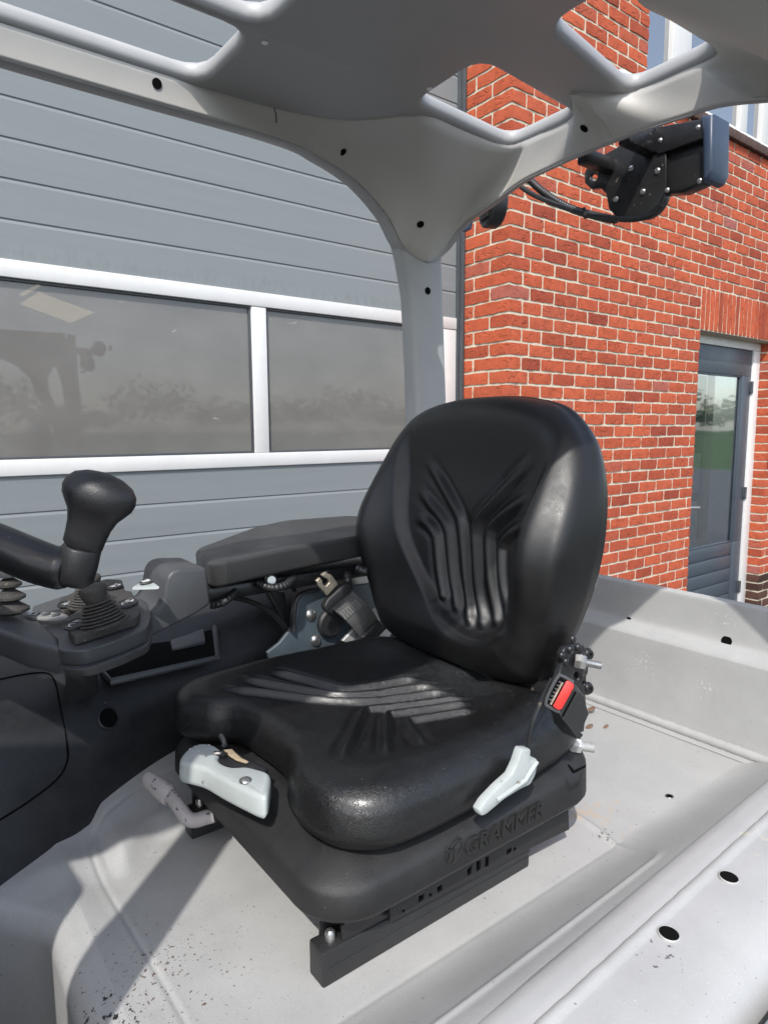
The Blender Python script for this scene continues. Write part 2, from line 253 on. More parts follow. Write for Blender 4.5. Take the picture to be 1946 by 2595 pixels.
# ------------------------------------------------------------------ mesh building
class MB:
    def __init__(s): s.v = []; s.f = []; s.m = []; s.a = []
    def add(s, vs, fs, m=0, a=0.0):
        o = len(s.v); s.v += [tuple(map(float, q)) for q in vs]; s.f += [tuple(o+i for i in f) for f in fs]; s.m += [m]*len(fs); s.a += [a]*len(vs); return s
    def bm(s, b, m=0):
        b.verts.ensure_lookup_table(); b.verts.index_update()
        s.add([v.co[:] for v in b.verts], [[v.index for v in f.verts] for f in b.faces], m); b.free(); return s
    def box(s, lo, hi, bev=0, m=0, seg=2, ax=None):
        b = bmesh.new(); bmesh.ops.create_cube(b, size=1)
        for v in b.verts:
            v.co = Vector([lo[i] + (v.co[i]+0.5)*(hi[i]-lo[i]) for i in range(3)])
        if bev: bmesh.ops.bevel(b, geom=b.edges[:], offset=bev, segments=seg, affect='EDGES', profile=0.5)
        if ax is not None:
            O, ex, ey, ez = ax
            for v in b.verts: v.co = Vector(np.asarray(O)+ex*v.co[0]+ey*v.co[1]+ez*v.co[2])
        return s.bm(b, m)
    def prism(s, pts, vec, bev=0, m=0, seg=2, taper=1.0, bevbase=True):
        b = bmesh.new(); n = len(pts); c = sum(np.asarray(p) for p in pts)/n; vec = np.asarray(vec)
        A = [b.verts.new(tuple(p)) for p in pts]
        B = [b.verts.new(tuple(c+(np.asarray(p)-c)*taper+vec)) for p in pts]
        b.faces.new(A); b.faces.new(B[::-1])
        for i in range(n): b.faces.new([A[i], B[i], B[(i+1) % n], A[(i+1) % n]])
        bmesh.ops.recalc_face_normals(b, faces=b.faces[:])
        if bev: bmesh.ops.bevel(b, geom=b.edges[:], offset=bev, segments=seg, affect='EDGES', profile=0.5, clamp_overlap=True)
        return s.bm(b, m)
    def grid(s, P, m=0, wrapu=False, wrapv=False):
        P = np.asarray(P); nu, nv = P.shape[:2]; fs = []
        for i in range(nu-(0 if wrapu else 1)):
            for j in range(nv-(0 if wrapv else 1)):
                i2 = (i+1) % nu; j2 = (j+1) % nv
                fs.append((i*nv+j, i2*nv+j, i2*nv+j2, i*nv+j2))
        return s.add(P.reshape(-1, 3), fs, m)
    def loft(s, rings, m=0, cap0=True, cap1=True):
        n = len(rings[0]); s0 = len(s.v); s.grid(rings, m, wrapv=True)
        k = len(rings)
        if cap0: s.f.append(tuple(s0+i for i in range(n))[::-1]); s.m.append(m)
        if cap1: s.f.append(tuple(s0+(k-1)*n+i for i in range(n))); s.m.append(m)
        return s
    def tube(s, pts, r, n=10, m=0, caps=True, flat=1.0):
        pts = [np.asarray(p, float) for p in pts]; rs = r if hasattr(r, '__len__') else [r]*len(pts)
        up = None; rings = []
        for i, p in enumerate(pts):
            t = nrm(pts[min(i+1, len(pts)-1)]-pts[max(i-1, 0)])
            if up is None: up = nrm(np.cross(t, V(0.3, 0.2, 1)) if abs(t[2]) < 0.9 else np.cross(t, V(1, 0, 0)))
            up = nrm(up-t*np.dot(up, t)); w = np.cross(t, up)
            rings.append([p+rs[i]*(math.cos(a)*up+flat*math.sin(a)*w) for a in np.linspace(0, 2*math.pi, n, endpoint=False)])
        return s.loft(rings, m, caps, caps)
    def lathe(s, prof, o, axis, n=24, m=0, caps=True, sq=(1, 1), side=None):
        ax = nrm(axis); u = nrm(side-ax*np.dot(side, ax)) if side is not None else nrm(np.cross(ax, V(0.31, 0.9, 0.2))); w = np.cross(ax, u)
        rings = [[np.asarray(o)+ax*h+r*(sq[0]*math.cos(a)*u+sq[1]*math.sin(a)*w) for a in np.linspace(0, 2*math.pi, n, endpoint=False)] for r, h in prof]
        return s.loft(rings, m, caps, caps)
    def cyl(s, p0, p1, r, n=20, m=0, bev=0.0):
        p0 = np.asarray(p0, float); p1 = np.asarray(p1, float); L = np.linalg.norm(p1-p0)
        prof = [(r, 0), (r, L)] if not bev else [(r-bev, 0), (r, bev), (r, L-bev), (r-bev, L)]
        return s.lathe(prof, p0, p1-p0, n, m)
    def dome(s, c, nrmv, r, h, n=18, m=0):
        return s.lathe([(r*math.cos(a), h*math.sin(a)) for a in np.linspace(0, 1.5, 7)], c, nrmv, n, m)
    def text(s, body, size, O, ex, ey, depth, m=0, bold=0.0):
        cu = bpy.data.curves.new('t', 'FONT'); cu.body = body; cu.size = size; cu.extrude = depth; cu.offset = bold; cu.resolution_u = 4
        s.curve(cu, O, ex, ey, m); return s
    def curve(s, cu, O, ex, ey, m=0):
        o = bpy.data.objects.new('t', cu); COL.objects.link(o); dg = bpy.context.evaluated_depsgraph_get(); dg.update()
        me = bpy.data.meshes.new_from_object(o.evaluated_get(dg)); bpy.data.objects.remove(o); bpy.data.curves.remove(cu)
        ez = np.cross(ex, ey); vs = [np.asarray(O)+ex*v.co.x+ey*v.co.y+ez*v.co.z for v in me.vertices]
        s.add(vs, [tuple(p.vertices) for p in me.polygons], m); bpy.data.meshes.remove(me)
    def plate(s, outer, holes, thick, bev, O, ex, ey, m=0, res=2):
        cu = bpy.data.curves.new('p', 'CURVE'); cu.dimensions = '2D'; cu.fill_mode = 'BOTH'
        for ring in [outer]+list(holes):
            sp = cu.splines.new('POLY'); sp.points.add(len(ring)-1); sp.use_cyclic_u = True
            for q, (x, y) in zip(sp.points, ring): q.co = (x, y, 0, 1)
        cu.extrude = max(thick/2-bev, 0); cu.bevel_depth = bev; cu.bevel_resolution = res; cu.offset = -bev
        s.curve(cu, O, np.asarray(ex, float), np.asarray(ey, float), m); return s
    def plateY(s, pts3, holes3, thick, bev, m=0, res=2):     # outline points on a plane Y = const
        y = pts3[0][1]
        return s.plate([(p[0], p[2]) for p in pts3], [[(p[0], p[2]) for p in h] for h in holes3], thick, bev, V(0, y, 0), V(1, 0, 0), V(0, 0, 1), m, res)
    def plateX(s, pts3, holes3, thick, bev, m=0, res=2):
        x = pts3[0][0]
        return s.plate([(-p[1], p[2]) for p in pts3], [[(-p[1], p[2]) for p in h] for h in holes3], thick, bev, V(x, 0, 0), V(0, -1, 0), V(0, 0, 1), m, res)
    def build(s, name, mats, parent=None, scale=S, ang=38, attr=False, flip=None):
        me = bpy.data.meshes.new(name)
        A = np.asarray(s.v)*scale + np.array([0, 0, H0])
        me.from_pydata([tuple(q) for q in A], [], s.f)
        for k in (mats if isinstance(mats, (list, tuple)) else [mats]): me.materials.append(MT[k] if isinstance(k, str) else k)
        me.polygons.foreach_set('material_index', s.m); me.polygons.foreach_set('use_smooth', [True]*len(s.f))
        if attr:
            at_ = me.attributes.new('rnd', 'FLOAT', 'POINT'); at_.data.foreach_set('value', s.a)
        me.update(); me.validate()
        b = bmesh.new(); b.from_mesh(me)
        if not attr:
            bmesh.ops.remove_doubles(b, verts=b.verts[:], dist=1e-6)
            bmesh.ops.recalc_face_normals(b, faces=b.faces[:])
        b.to_mesh(me); b.free()
        me.set_sharp_from_angle(angle=math.radians(ang))
        o = bpy.data.objects.new(name, me); COL.objects.link(o)
        if parent is not None:
            o.parent = parent
            if parent.type == 'EMPTY': o.matrix_parent_inverse = Matrix.Translation(-Vector(parent.location))
        return o
def cr(pts, n=8, closed=False):
    """Catmull-Rom through points"""
    P = [np.asarray(p, float) for p in pts]; N = len(P); out = []
    rngi = range(N if closed else N-1)
    for i in rngi:
        g = (lambda k: P[k % N]) if closed else (lambda k: P[min(max(k, 0), N-1)])
        p0, p1, p2, p3 = g(i-1), g(i), g(i+1), g(i+2)
        for t in np.linspace(0, 1, n, endpoint=False):
            out.append(0.5*((2*p1)+(-p0+p2)*t+(2*p0-5*p1+4*p2-p3)*t*t+(-p0+3*p1-3*p2+p3)*t**3))
    if not closed: out.append(P[-1])
    return out
def rrect(x0, x1, y0, y1, r, n=6):
    out = []
    for cx, cy, a0 in ((x1-r, y1-r, 0), (x0+r, y1-r, 90), (x0+r, y0+r, 180), (x1-r, y0+r, 270)):
        out += [(cx+r*math.cos(math.radians(a0+90*k/n)), cy+r*math.sin(math.radians(a0+90*k/n))) for k in range(n+1)]
    return out
def slab(mb, ring, vec, r, m=0, seg=5, base=True):
    """thick rounded slab: ring of 3-D points, extruded along vec, both rims rounded by r"""
    P = np.asarray(ring, float); n = len(P); vec = np.asarray(vec, float); L = np.linalg.norm(vec); ax = vec/L; c = P.mean(0)
    nm = np.cross(np.roll(P, -1, 0)-np.roll(P, 1, 0), ax); nm /= np.linalg.norm(nm, axis=1)[:, None]
    if np.sum((P-c)*nm) < 0: nm = -nm
    R_ = []
    for a in np.linspace(0, math.pi/2, seg): R_.append(P-nm*r*(1-math.sin(a))+ax*r*(1-math.cos(a)))
    for a in np.linspace(math.pi/2, 0, seg): R_.append(P-nm*r*(1-math.sin(a))+ax*(L-r*(1-math.cos(a))))
    return mb.loft([list(q) for q in R_], m)
def circ(x, y, r, n=16): return [(x+r*math.cos(a), y+r*math.sin(a)) for a in np.linspace(0, 2*math.pi, n, endpoint=False)]
def empty(name, loc, label, cat, group=None):
    o = bpy.data.objects.new(name, None); COL.objects.link(o); o.location = loc; o.empty_display_size = 0.1
    o['label'] = label; o['category'] = cat
    if group: o['group'] = group
    return o
def tagm(o, label, cat): o['label'] = label; o['category'] = cat; return o
def sstep(a, b, x): t = np.clip((x-a)/(b-a), 0, 1); return t*t*(3-2*t)
def seg_dist(P, path):
    """distance of Nx2 points to a polyline, and the arc fraction of the nearest point"""
    P = np.asarray(P); best = np.full(len(P), 1e9); fr = np.zeros(len(P))
    path = [np.asarray(q, float) for q in path]; L = [np.linalg.norm(path[i+1]-path[i]) for i in range(len(path)-1)]; T = sum(L); acc = 0
    for i in range(len(path)-1):
        a, d = path[i], path[i+1]-path[i]
        t = np.clip(((P-a)@d)/max(d@d, 1e-12), 0, 1); q = a+t[:, None]*d; ds = np.linalg.norm(P-q, axis=1)
        k = ds < best; best[k] = ds[k]; fr[k] = (acc+t[k]*L[i])/T; acc += L[i]
    return best, fr
def on_surf(rows, px, py):
    """point of a grid surface seen at a pixel of the photograph: used to lay real trim on it"""
    A = np.asarray(rows)
    for ax_ in (0, 1):
        n_ = A.shape[ax_]; k_ = 8; t_ = np.linspace(0, n_-1, (n_-1)*k_+1); i0 = np.minimum(t_.astype(int), n_-2); fr_ = t_-i0
        sh_ = [1, 1, 1]; sh_[ax_] = len(t_); fr_ = fr_.reshape(sh_); A = np.take(A, i0, ax_)*(1-fr_)+np.take(A, i0+1, ax_)*fr_
    P = A.reshape(-1, 3); c = P @ R3; sx = CX+F*c[:, 0]/c[:, 2]; sy = CY-F*c[:, 1]/c[:, 2]
    d = (sx-px)**2+(sy-py)**2; k = np.argsort(d)[:4]; w = 1/(d[k]+1); dep = (c[k, 2]*w).sum()/w.sum()
    return at(px, py, dep)
def surf_n(rows, p):
    """normal of a grid surface near a point, on the camera's side"""
    P = np.asarray(rows); k = np.argmin(((P-p)**2).sum(-1)); i, j = np.unravel_index(k, P.shape[:2]); i = min(max(i, 1), P.shape[0]-2); j = min(max(j, 1), P.shape[1]-2)
    n_ = nrm(np.cross(P[i+1, j]-P[i-1, j], P[i, j+1]-P[i, j-1])); return n_ if np.dot(n_, p) < 0 else -n_
EX, EY, EZ = V(1, 0, 0), V(0, 1, 0), V(0, 0, 1)

# ================================================================== SETTING
def struct(o, kind='structure'): o['kind'] = kind; return o
g = MB(); g.add([(-400, -400, -H0), (400, -400, -H0), (400, 400, -H0), (-400, 400, -H0)], [(0, 1, 2, 3)])
struct(g.build('ground', 'grass', scale=1.0))
g = MB(); g.add([(-20, -9, -H0+0.004), (25, -9, -H0+0.004), (25, 30, -H0+0.004), (-20, 30, -H0+0.004)], [(0, 1, 2, 3)])
struct(g.build('yard_paving', 'asphalt', scale=1.0))
g = MB()                                          # far tree line seen only in the door glass
N = 9000
for k in range(130):
    an = math.radians(-115+k*0.86+rng.uniform(-.4, .4)); rr_ = 190+rng.uniform(-10, 10); cx, cy = rr_*math.cos(an), rr_*math.sin(an); hh = rng.uniform(9, 18)*(0.6+0.5*math.sin(k*0.21)**2)
    for j in range(110):
        p = V(cx+rng.normal(0, 2.6), cy+rng.normal(0, 2.6), -H0+rng.uniform(0.5, 1)**0.7*hh*rng.uniform(0.5, 1))
        u = nrm(rng.normal(size=3)); w = nrm(np.cross(u, rng.normal(size=3))); r = rng.uniform(0.4, 0.9)
        g.add([p-u*r, p+w*r*0.7, p+u*r, p-w*r*0.7], [(0, 1, 2, 3)])
struct(g.build('distant_trees', 'leaf', scale=1.0), 'stuff')

# ------------------------------------------------------------------ the brick building
BY, BX = 2.515, 2.758            # main face plane, outer corner
DY = 2.89                        # plane of the sectional door
bld = empty('brick_building', (BX, BY, 0), 'red brick building with grey sectional door, slate blue side door and white window', 'building')
def brick(mb, O, ex, ez, en, x0, x1, z0, z1, rv, big=None):
    """one hand-moulded brick: bumpy front and torn edges"""
    nx = max(2, int(round((x1-x0)/0.035))); nz = 2 if z1-z0 < 0.12 else 6; J = 0.0022; vs = []; idx = {}
    off = np.clip(rng.normal(0, 0.0010), -0.0015, 0.002)
    for i in range(nx+1):
        for j in range(nz+1):
            e = (i in (0, nx)) + (j in (0, nz))
            px = x0+(x1-x0)*i/nx + (rng.uniform(-J, J) if e else 0); pz = z0+(z1-z0)*j/nz + (rng.uniform(-J, J) if e else 0)
            d = 0.0035+off+rng.normal(0, 0.0010) - (0.0015 if e == 1 else 0.0035 if e == 2 else 0)
            idx[i, j] = len(vs); vs.append(O+ex*px+ez*pz+en*d)
    fs = [(idx[i, j], idx[i+1, j], idx[i+1, j+1], idx[i, j+1]) for i in range(nx) for j in range(nz)]
    ring = [(i, 0) for i in range(nx)]+[(nx, j) for j in range(nz)]+[(i, nz) for i in range(nx, 0, -1)]+[(0, j) for j in range(nz, 0, -1)]
    b0 = len(vs)
    for q in ring: vs.append(np.asarray(vs[idx[q]])-en*0.016)
    n = len(ring)
    for k in range(n): fs.append((idx[ring[k]], b0+k, b0+(k+1) % n, idx[ring[(k+1) % n]]))
    mb.add(vs, fs, 0, rv)
CO, JT = 0.0750, 0.0140          # course height, joint
PIT = 0.208
DX0, DX1, DZ1 = 4.765, 5.965, 0.700    # door opening
WX0, WZ0 = 3.965, 2.115                # upper window
wall = MB(); plins = [MB(), MB()]
zt = 3.3
Om = V(0, BY, 0); z0 = -H0; r = 0
rows = int((zt+H0)/CO)
base_z = 0.700-int((0.7+H0)/CO)*CO
for r in range(rows+1):
    za = base_z+r*CO; zb = za+CO-JT
    A = (r % 2 == 0)
    xs = [BX, BX+(0.165 if A else 0.105)]
    if not A: xs.append(xs[-1]+0.164)
    while xs[-1] < 7.6: xs.append(xs[-1]+PIT)
    rv = [rng.random() for _ in xs]
    dk = zb < -1.225
    for k in range(len(xs)-1):
        a, b = xs[k]+(0 if k == 0 else JT), xs[k+1]
        segs = [(a, b)]
        if za < DZ1-0.01:
            segs = [(a, min(b, DX0)), (max(a, DX1), b)]
        elif za < 1.0-0.02: segs = [(a, min(b, DX0-JT)), (max(a, DX1+0.24), b)]
        elif zb > WZ0-0.02: segs = [(a, min(b, WX0))]
        for (p, q) in segs:
            if q-p > 0.03: brick(plins[p > DX0] if dk else wall, Om, EX, EZ, -EY, p, q, za, zb, rv[k])
    # return face (towards the sectional door): corner brick shares its colour
    ys = [BY, BY+0.13, DY] if A else [BY, BY+0.252, DY]
    for k in range(2):
        brick(plins[0] if dk else wall, V(BX, 0, 0), EY, EZ, -EX, ys[k]+(0 if k == 0 else JT), ys[k+1], za, zb, rv[0] if k == 0 else rng.random())
    # jamb of the door recess
    if za < DZ1-0.01:
        brick(plins[1] if dk else wall, V(DX1, 0, 0), EY, EZ, -EX, BY, BY+0.105, za, zb, rng.random())
        brick(plins[0] if dk else wall, V(DX0, 0, 0), EY, EZ, EX, BY, BY+0.105, za, zb, rng.random())
dpt = 0.0025
def mort(lo, hi): wall.box(lo, hi, 0, 1)
mort((BX+dpt, BY+dpt, -H0), (DX0-dpt, 2.80, 0.695)); mort((DX1+dpt, BY+dpt, -H0), (7.6, 2.80, 0.695))
mort((BX+dpt, BY+dpt, 0.696), (7.6, 2.80, 1.010)); mort((BX+dpt, BY+dpt, 1.0105), (7.6, 2.80, WZ0-0.03))
mort((BX+dpt, BY+dpt, WZ0-0.0295), (WX0-dpt, 2.80, zt)); mort((BX+dpt, 2.8005, -H0), (BX+0.3, DY+0.30, zt))
wall.build('wall', ['brick', 'mortar'], bld, 1.0, 50, True)
for q in plins: q.build('plinth', ['darkbrick'], bld, 1.0, 50, True)
lin = MB()                                       # soldier course over the door
x = DX0+0.002
while x < DX1+0.23:
    brick(lin, Om-EY*0.002, EX, EZ, -EY, x, x+0.047, DZ1+0.002, 0.985, rng.random()*0.8); x += 0.064
lin.build('lintel', ['brick'], bld, 1.0, 50, True)
cop = MB(); x = WX0+0.003
while x < 7.6:
    cop.box((x, BY-0.035, WZ0-0.075), (x+0.098, BY+0.10, WZ0-0.012), 0.006); x += 0.106
cop.build('window_sill', ['coping'], bld, 1.0)
# upper window
wf = MB()
wf.box((WX0+0.002, BY+0.05, WZ0), (7.5, BY+0.13, WZ0+0.075), 0.006)
for x, w in ((4.33, 0.23), (5.28, 0.11), (5.62, 0.14), (6.4, 0.14)): wf.box((x, BY+0.052, WZ0+0.0755), (x+w, BY+0.128, zt), 0.006)
wf.box((WX0+0.002, BY+0.052, WZ0+0.0755), (WX0+0.03, BY+0.128, zt), 0.004)
up = wf.build('window', ['white'], bld, 1.0)
for x0_, x1_ in ((WX0+0.03, 4.33), (4.56, 5.28), (5.39, 5.62), (5.76, 6.4), (6.54, 7.5)):
    p = MB(); p.box((x0_, BY+0.085, WZ0+0.076), (x1_, BY+0.095, zt)); p.build('pane', ['glass'], up, 1.0)
wl = MB()
c0 = ty(1562, 215, BY-0.02)
wl.lathe([(0.055, 0), (0.062, 0.02), (0.058, 0.06), (0.03, 0.085), (0.0, 0.088)], V(c0[0], BY-0.002, c0[2]+0.01), -EY, 20, 0)
for k in range(-4, 5): wl.box((c0[0]+k*0.012-0.003, BY-0.10, c0[2]-0.03), (c0[0]+k*0.012+0.003, BY-0.05, c0[2]+0.04), 0.002)
wl.build('wall_lamp', ['white'], bld, 1.0)
# side door
FY = BY+0.105
df = MB()
df.box((DX0-0.05, FY, 0.63), (DX1-0.001, FY+0.07, DZ1-0.004), 0.004)
df.box((DX1-0.115, FY-0.001, -H0), (DX1-0.001, FY+0.07, 0.6295), 0.004)
df.box((DX0-0.05, FY, -H0), (DX0+0.012, FY+0.07, 0.6295), 0.004)
df.build('door_frame', ['white'], bld, 1.0)
LX0, LX1 = DX0+0.013, DX1-0.117; PY = FY+0.012
dl = MB(); gx0, gx1, gz0, gz1 = LX0+0.075, LX1-0.155, -0.955, 0.42
dl.box((LX0, PY, gz1), (LX1, PY+0.045, 0.626), 0.003)
dl.box((LX0, PY, gz0), (gx0, PY+0.045, gz1-0.0005), 0.003); dl.box((gx1, PY, gz0), (LX1, PY+0.045, gz1-0.0005), 0.003)
dl.box((LX0, PY, -H0+0.02), (gx0, PY+0.045, gz0-0.0005), 0.003); dl.box((gx1, PY, -H0+0.02), (LX1, PY+0.045, gz0-0.0005), 0.003)
zz = gz0-0.001
for k in range(6):
    h = 0.112; dl.box((gx0+0.0005, PY+0.004, zz-h+0.010), (gx1-0.0005, PY+0.04, zz), 0.007); zz -= h
dl.box((gx0+0.0005, PY+0.014, -H0+0.02), (gx1-0.0005, PY+0.038, gz0-0.002), 0)
leaf = dl.build('entrance_door', ['door'], bld, 1.0)
p = MB(); p.box((gx0, PY+0.022, gz0), (gx1, PY+0.028, gz1)); p.build('pane', ['door_glass'], leaf, 1.0)
p = MB(); p.box((gx0+0.01, PY+0.045, gz0+0.45), (gx0+0.33, PY+0.05, gz1-0.62), 0.001); p.box((gx0+0.01, PY+0.046, gz0+0.01), (gx0+0.33, PY+0.05, gz0+0.38), 0.001); p.build('door_notice', ['white'], leaf, 1.0)
p = MB(); p.box((gx0+0.44, PY+0.060, gz0), (gx0+0.53, PY+0.085, gz1), 0.01); p.build('curtain_edge', ['mortar'], leaf, 1.0)
p = MB(); p.box((gx0-0.02, PY+0.30, gz0-0.02), (gx1+0.02, PY+0.32, gz1+0.02)); p.build('hallway_back', ['inner'], leaf, 1.0)
p = MB()
for (a, b) in (((gx0, gz1-0.014), (gx1, gz1)), ((gx0, gz0), (gx1, gz0+0.012))): p.box((a[0], PY+0.006, a[1]), (b[0], PY+0.021, b[1]), 0.002)
for a in (gx0, gx1-0.012): p.box((a, PY+0.0065, gz0+0.0125), (a+0.012, PY+0.0205, gz1-0.0145), 0.002)
p.build('glazing_bead', ['door'], leaf, 1.0)
hd = MB(); hx = LX0+0.062; hz = -0.60
hd.box((hx-0.02, PY-0.010, hz-0.17), (hx+0.02, PY-0.0005, hz+0.08), 0.005)
hd.tube(cr([V(hx, PY-0.008, hz), V(hx, PY-0.055, hz+0.002), V(hx+0.03, PY-0.065, hz), V(hx+0.15, PY-0.062, hz-0.008)], 6), 0.012, 10)
hd.build('handle', ['zinc'], leaf, 1.0)
for z in (0.33, -0.55, -1.36):
    p = MB(); p.cyl(V(LX1-0.002, PY-0.012, z-0.05), V(LX1-0.002, PY-0.012, z+0.05), 0.011, 10); p.box((LX1-0.028, PY-0.006, z-0.045), (LX1-0.006, PY-0.001, z+0.045), 0.002)
    p.build('hinge', ['steel_dark'], leaf, 1.0)
rs = MB(); rs.box((5.975, BY-0.016, -0.325), (6.25, BY-0.008, -0.085), 0.003)
o = rs.build('wall_sign', ['red'], None, 1.0); tagm(o, 'plain red sign on the brick wall right of the slate blue side door', 'sign')

# sectional door
sd = MB(); XL, XR = -1.8, 2.728
def door_profile(z0_, z1_, first):
    """(y offset, z) from bottom to top with a shallow step groove at each rib"""
    prof = [(0, z0_)]; z = first
    while z < z1_-0.02:
        if z > z0_+0.02: prof += [(0, z-0.013), (0.0036, z-0.003), (0.0044, z-0.0005), (0.002, z+0.002), (0.0, z+0.004)]
        z += 0.1445
    return prof+[(0, z1_)]
for (a, b, fst) in ((-H0+0.02, -0.174, -0.1745-0.1445*9), (0.632, 3.4, 0.6315)):
    pr = door_profile(a, b, fst); sd.grid([[V(X, DY+y, z) for (y, z) in pr] for X in np.linspace(XL, XR, 12)])
sd.box((XL, DY+0.02, -H0+0.02), (XR, DY+0.04, -0.175)); sd.box((XL, DY+0.02, 0.633), (XR, DY+0.04, 3.4))
sect = sd.build('sectional_door', ['sect'], bld, 1.0, 12)
wfm = MB()
wfm.box((XL, DY-0.012, 0.566), (XR, DY+0.035, 0.631), 0.004); wfm.box((XL, DY-0.012, -0.173), (XR, DY+0.035, -0.110), 0.004)
mull = [(1.437, 1.512), (0.06, 0.135), (-1.32, -1.245), (2.60, XR)]
for a, b in mull: wfm.box((a, DY-0.008, -0.1095), (b, DY+0.033, 0.5655), 0.004)
wfm.build('window_frame', ['white'], sect, 1.0)
for a, b in ((1.512, 2.60), (0.135, 1.437), (-1.245, 0.06)):
    p = MB(); p.box((a, DY+0.012, -0.1095), (b, DY+0.016, 0.5655)); p.build('pane', ['haze_glass'], sect, 1.0)
    p = MB(); q = 0.010
    for lo, hi in (((a, -0.1095), (b, -0.1095+q)), ((a, 0.5655-q), (b, 0.5655)), ((a, -0.099), (a+q, 0.555)), ((b-q, -0.099), (b, 0.555))): p.box((lo[0], DY+0.002, lo[1]), (hi[0], DY+0.011, hi[1]), 0.001)
    p.build('gasket', ['steel_dark'], sect, 1.0)
jb = MB(); jb.box((XR+0.001, DY-0.02, -H0), (BX+0.0, DY+0.06, 3.4), 0.003); jb.box((BX-0.022, DY-0.050, -H0), (BX-0.004, DY-0.021, 3.4), 0.004)
jb.build('door_jamb', ['steel_dark'], bld, 1.0)
rm = MB()                                        # workshop behind the panes
rm.add([(-4, 8, -H0), (4, 8, -H0), (4, 8, 3.4), (-4, 8, 3.4)], [(0, 1, 2, 3)]); rm.add([(-4, 3.0, 3.4), (4, 3.0, 3.4), (4, 8, 3.4), (-4, 8, 3.4)], [(0, 1, 2, 3)])
rm.add([(4, 3.2, -H0), (4, 8, -H0), (4, 8, 3.4), (4, 3.2, 3.4)], [(0, 1, 2, 3)]); rm.add([(-4, 3.2, -H0), (-4, 8, -H0), (-4, 8, 3.4), (-4, 3.2, 3.4)], [(0, 1, 2, 3)])
rm.build('workshop_interior', ['inner'], bld, 1.0)
sk = MB(); zc = 3.37
def rl(px): return ty(px[0], px[1], 7.9)
sk.add([rl(q) for q in ((50, 770), (100, 740), (240, 792), (180, 818))], [(0, 1, 2, 3)]); sk.add([rl(q) for q in ((50, 745), (58, 752), (105, 725), (98, 718))], [(0, 1, 2, 3)])
sk.build('rooflight', ['skylight'], bld, 1.0)
# ================================================================== FORKLIFT (all in u = S metres, origin at the camera)
fk = empty('forklift', (1.0*S, 1.2*S, 0), 'light grey forklift with open sides, overhead guard and black plastic controls', 'forklift')
YG = 1.16                                         # centre line of the overhead guard
# ---- floor pan: one pressed sheet with hatch seams, raised sides and a rolled front edge
def floor_z(X, Y):
    z = -1.0 + 0*X
    s_ = np.clip((0.862-Y)/0.262, 0, 1); z = z + 0.127*(0.8*s_*s_*(3-2*s_)+0.2*s_)
    z = z + 0.034*sstep(1.53, 1.62, Y+0.25*sstep(0.50, 0.36, X)*0.35)*sstep(0.35, 0.40, X) + 0.11*np.clip((Y-1.62)/0.30, 0, 1)**1.4 + 0.016*sstep(1.46, 1.56, Y)*(1-sstep(0.34, 0.40, X))
    z = z + 0.018*sstep(0.345, 0.25, X)*sstep(1.1, 1.5, Y)
    P = np.stack([X.ravel(), Y.ravel()], 1)
    seam = cr([V(0.348, 0.86), V(0.345, 1.10), V(0.338, 1.30), V(0.332, 1.46), V(0.335, 1.58), V(0.375, 1.66), V(0.54, 1.735), V(0.9, 1.78), V(1.4, 1.80)], 8)
    d, _ = seg_dist(P, seam); z = z - 0.0022*np.exp(-(d/0.0045)**2).reshape(X.shape) + 0.0005*np.exp(-((d-0.012)/0.006)**2).reshape(X.shape)
    near = cr([V(0.2, 0.672), V(0.74, 0.685), V(1.18, 0.703), V(1.275, 0.711), V(1.315, 0.738), V(1.332, 0.79), V(1.352, 0.86), V(1.375, 0.95), V(1.385, 1.10), V(1.38, 1.5)], 8)
    d, _ = seg_dist(P, near); z = z + 0.0055*np.exp(-(d/0.008)**2).reshape(X.shape)
    d, _ = seg_dist(P, [V(0.35, 0.857), V(1.375, 0.853)]); z = z - 0.0015*np.exp(-(d/0.005)**2).reshape(X.shape)
    return z
def front_x(Y): return 0.205-0.20*sstep(1.36, 1.66, Y)
Yg = np.concatenate([np.linspace(0.60, 0.90, 76), np.linspace(0.905, 1.40, 50), np.linspace(1.405, 1.98, 96)])
Xi = np.concatenate([np.linspace(2.07, 1.46, 30), np.linspace(1.45, 1.33, 40), np.linspace(1.32, 0.47, 60), np.linspace(0.465, 0.27, 66)])
rows = []
for x in Xi: rows.append(np.stack([np.full_like(Yg, x), Yg, floor_z(np.full_like(Yg, x), Yg)], 1))
zb = rows[-1][:, 2]; fx = front_x(Yg)
for a in np.linspace(0.06, 1, 16):                 # ease to the front edge, roll over, drop into the foot well
    if a < 0.4: x = 0.27+(fx+0.05-0.27)*(a/0.4); z = zb - 0.004*(a/0.4)
    else:
        th = (a-0.4)/0.6*math.pi/2; x = fx+0.05-0.05*math.sin(th); z = zb-0.004-0.05*(1-math.cos(th))
    rows.append(np.stack([x, Yg, z], 1))
for dz in (0.10, 0.2, 0.24, 0.245, 0.25, 0.5, 0.9): rows.append(np.stack([fx-0.015*(dz > 0.242), Yg, zb-0.054-dz], 1))
fp = MB(); fp.grid(rows); fp.build('floor_pan', ['floor'], fk, S, 60)
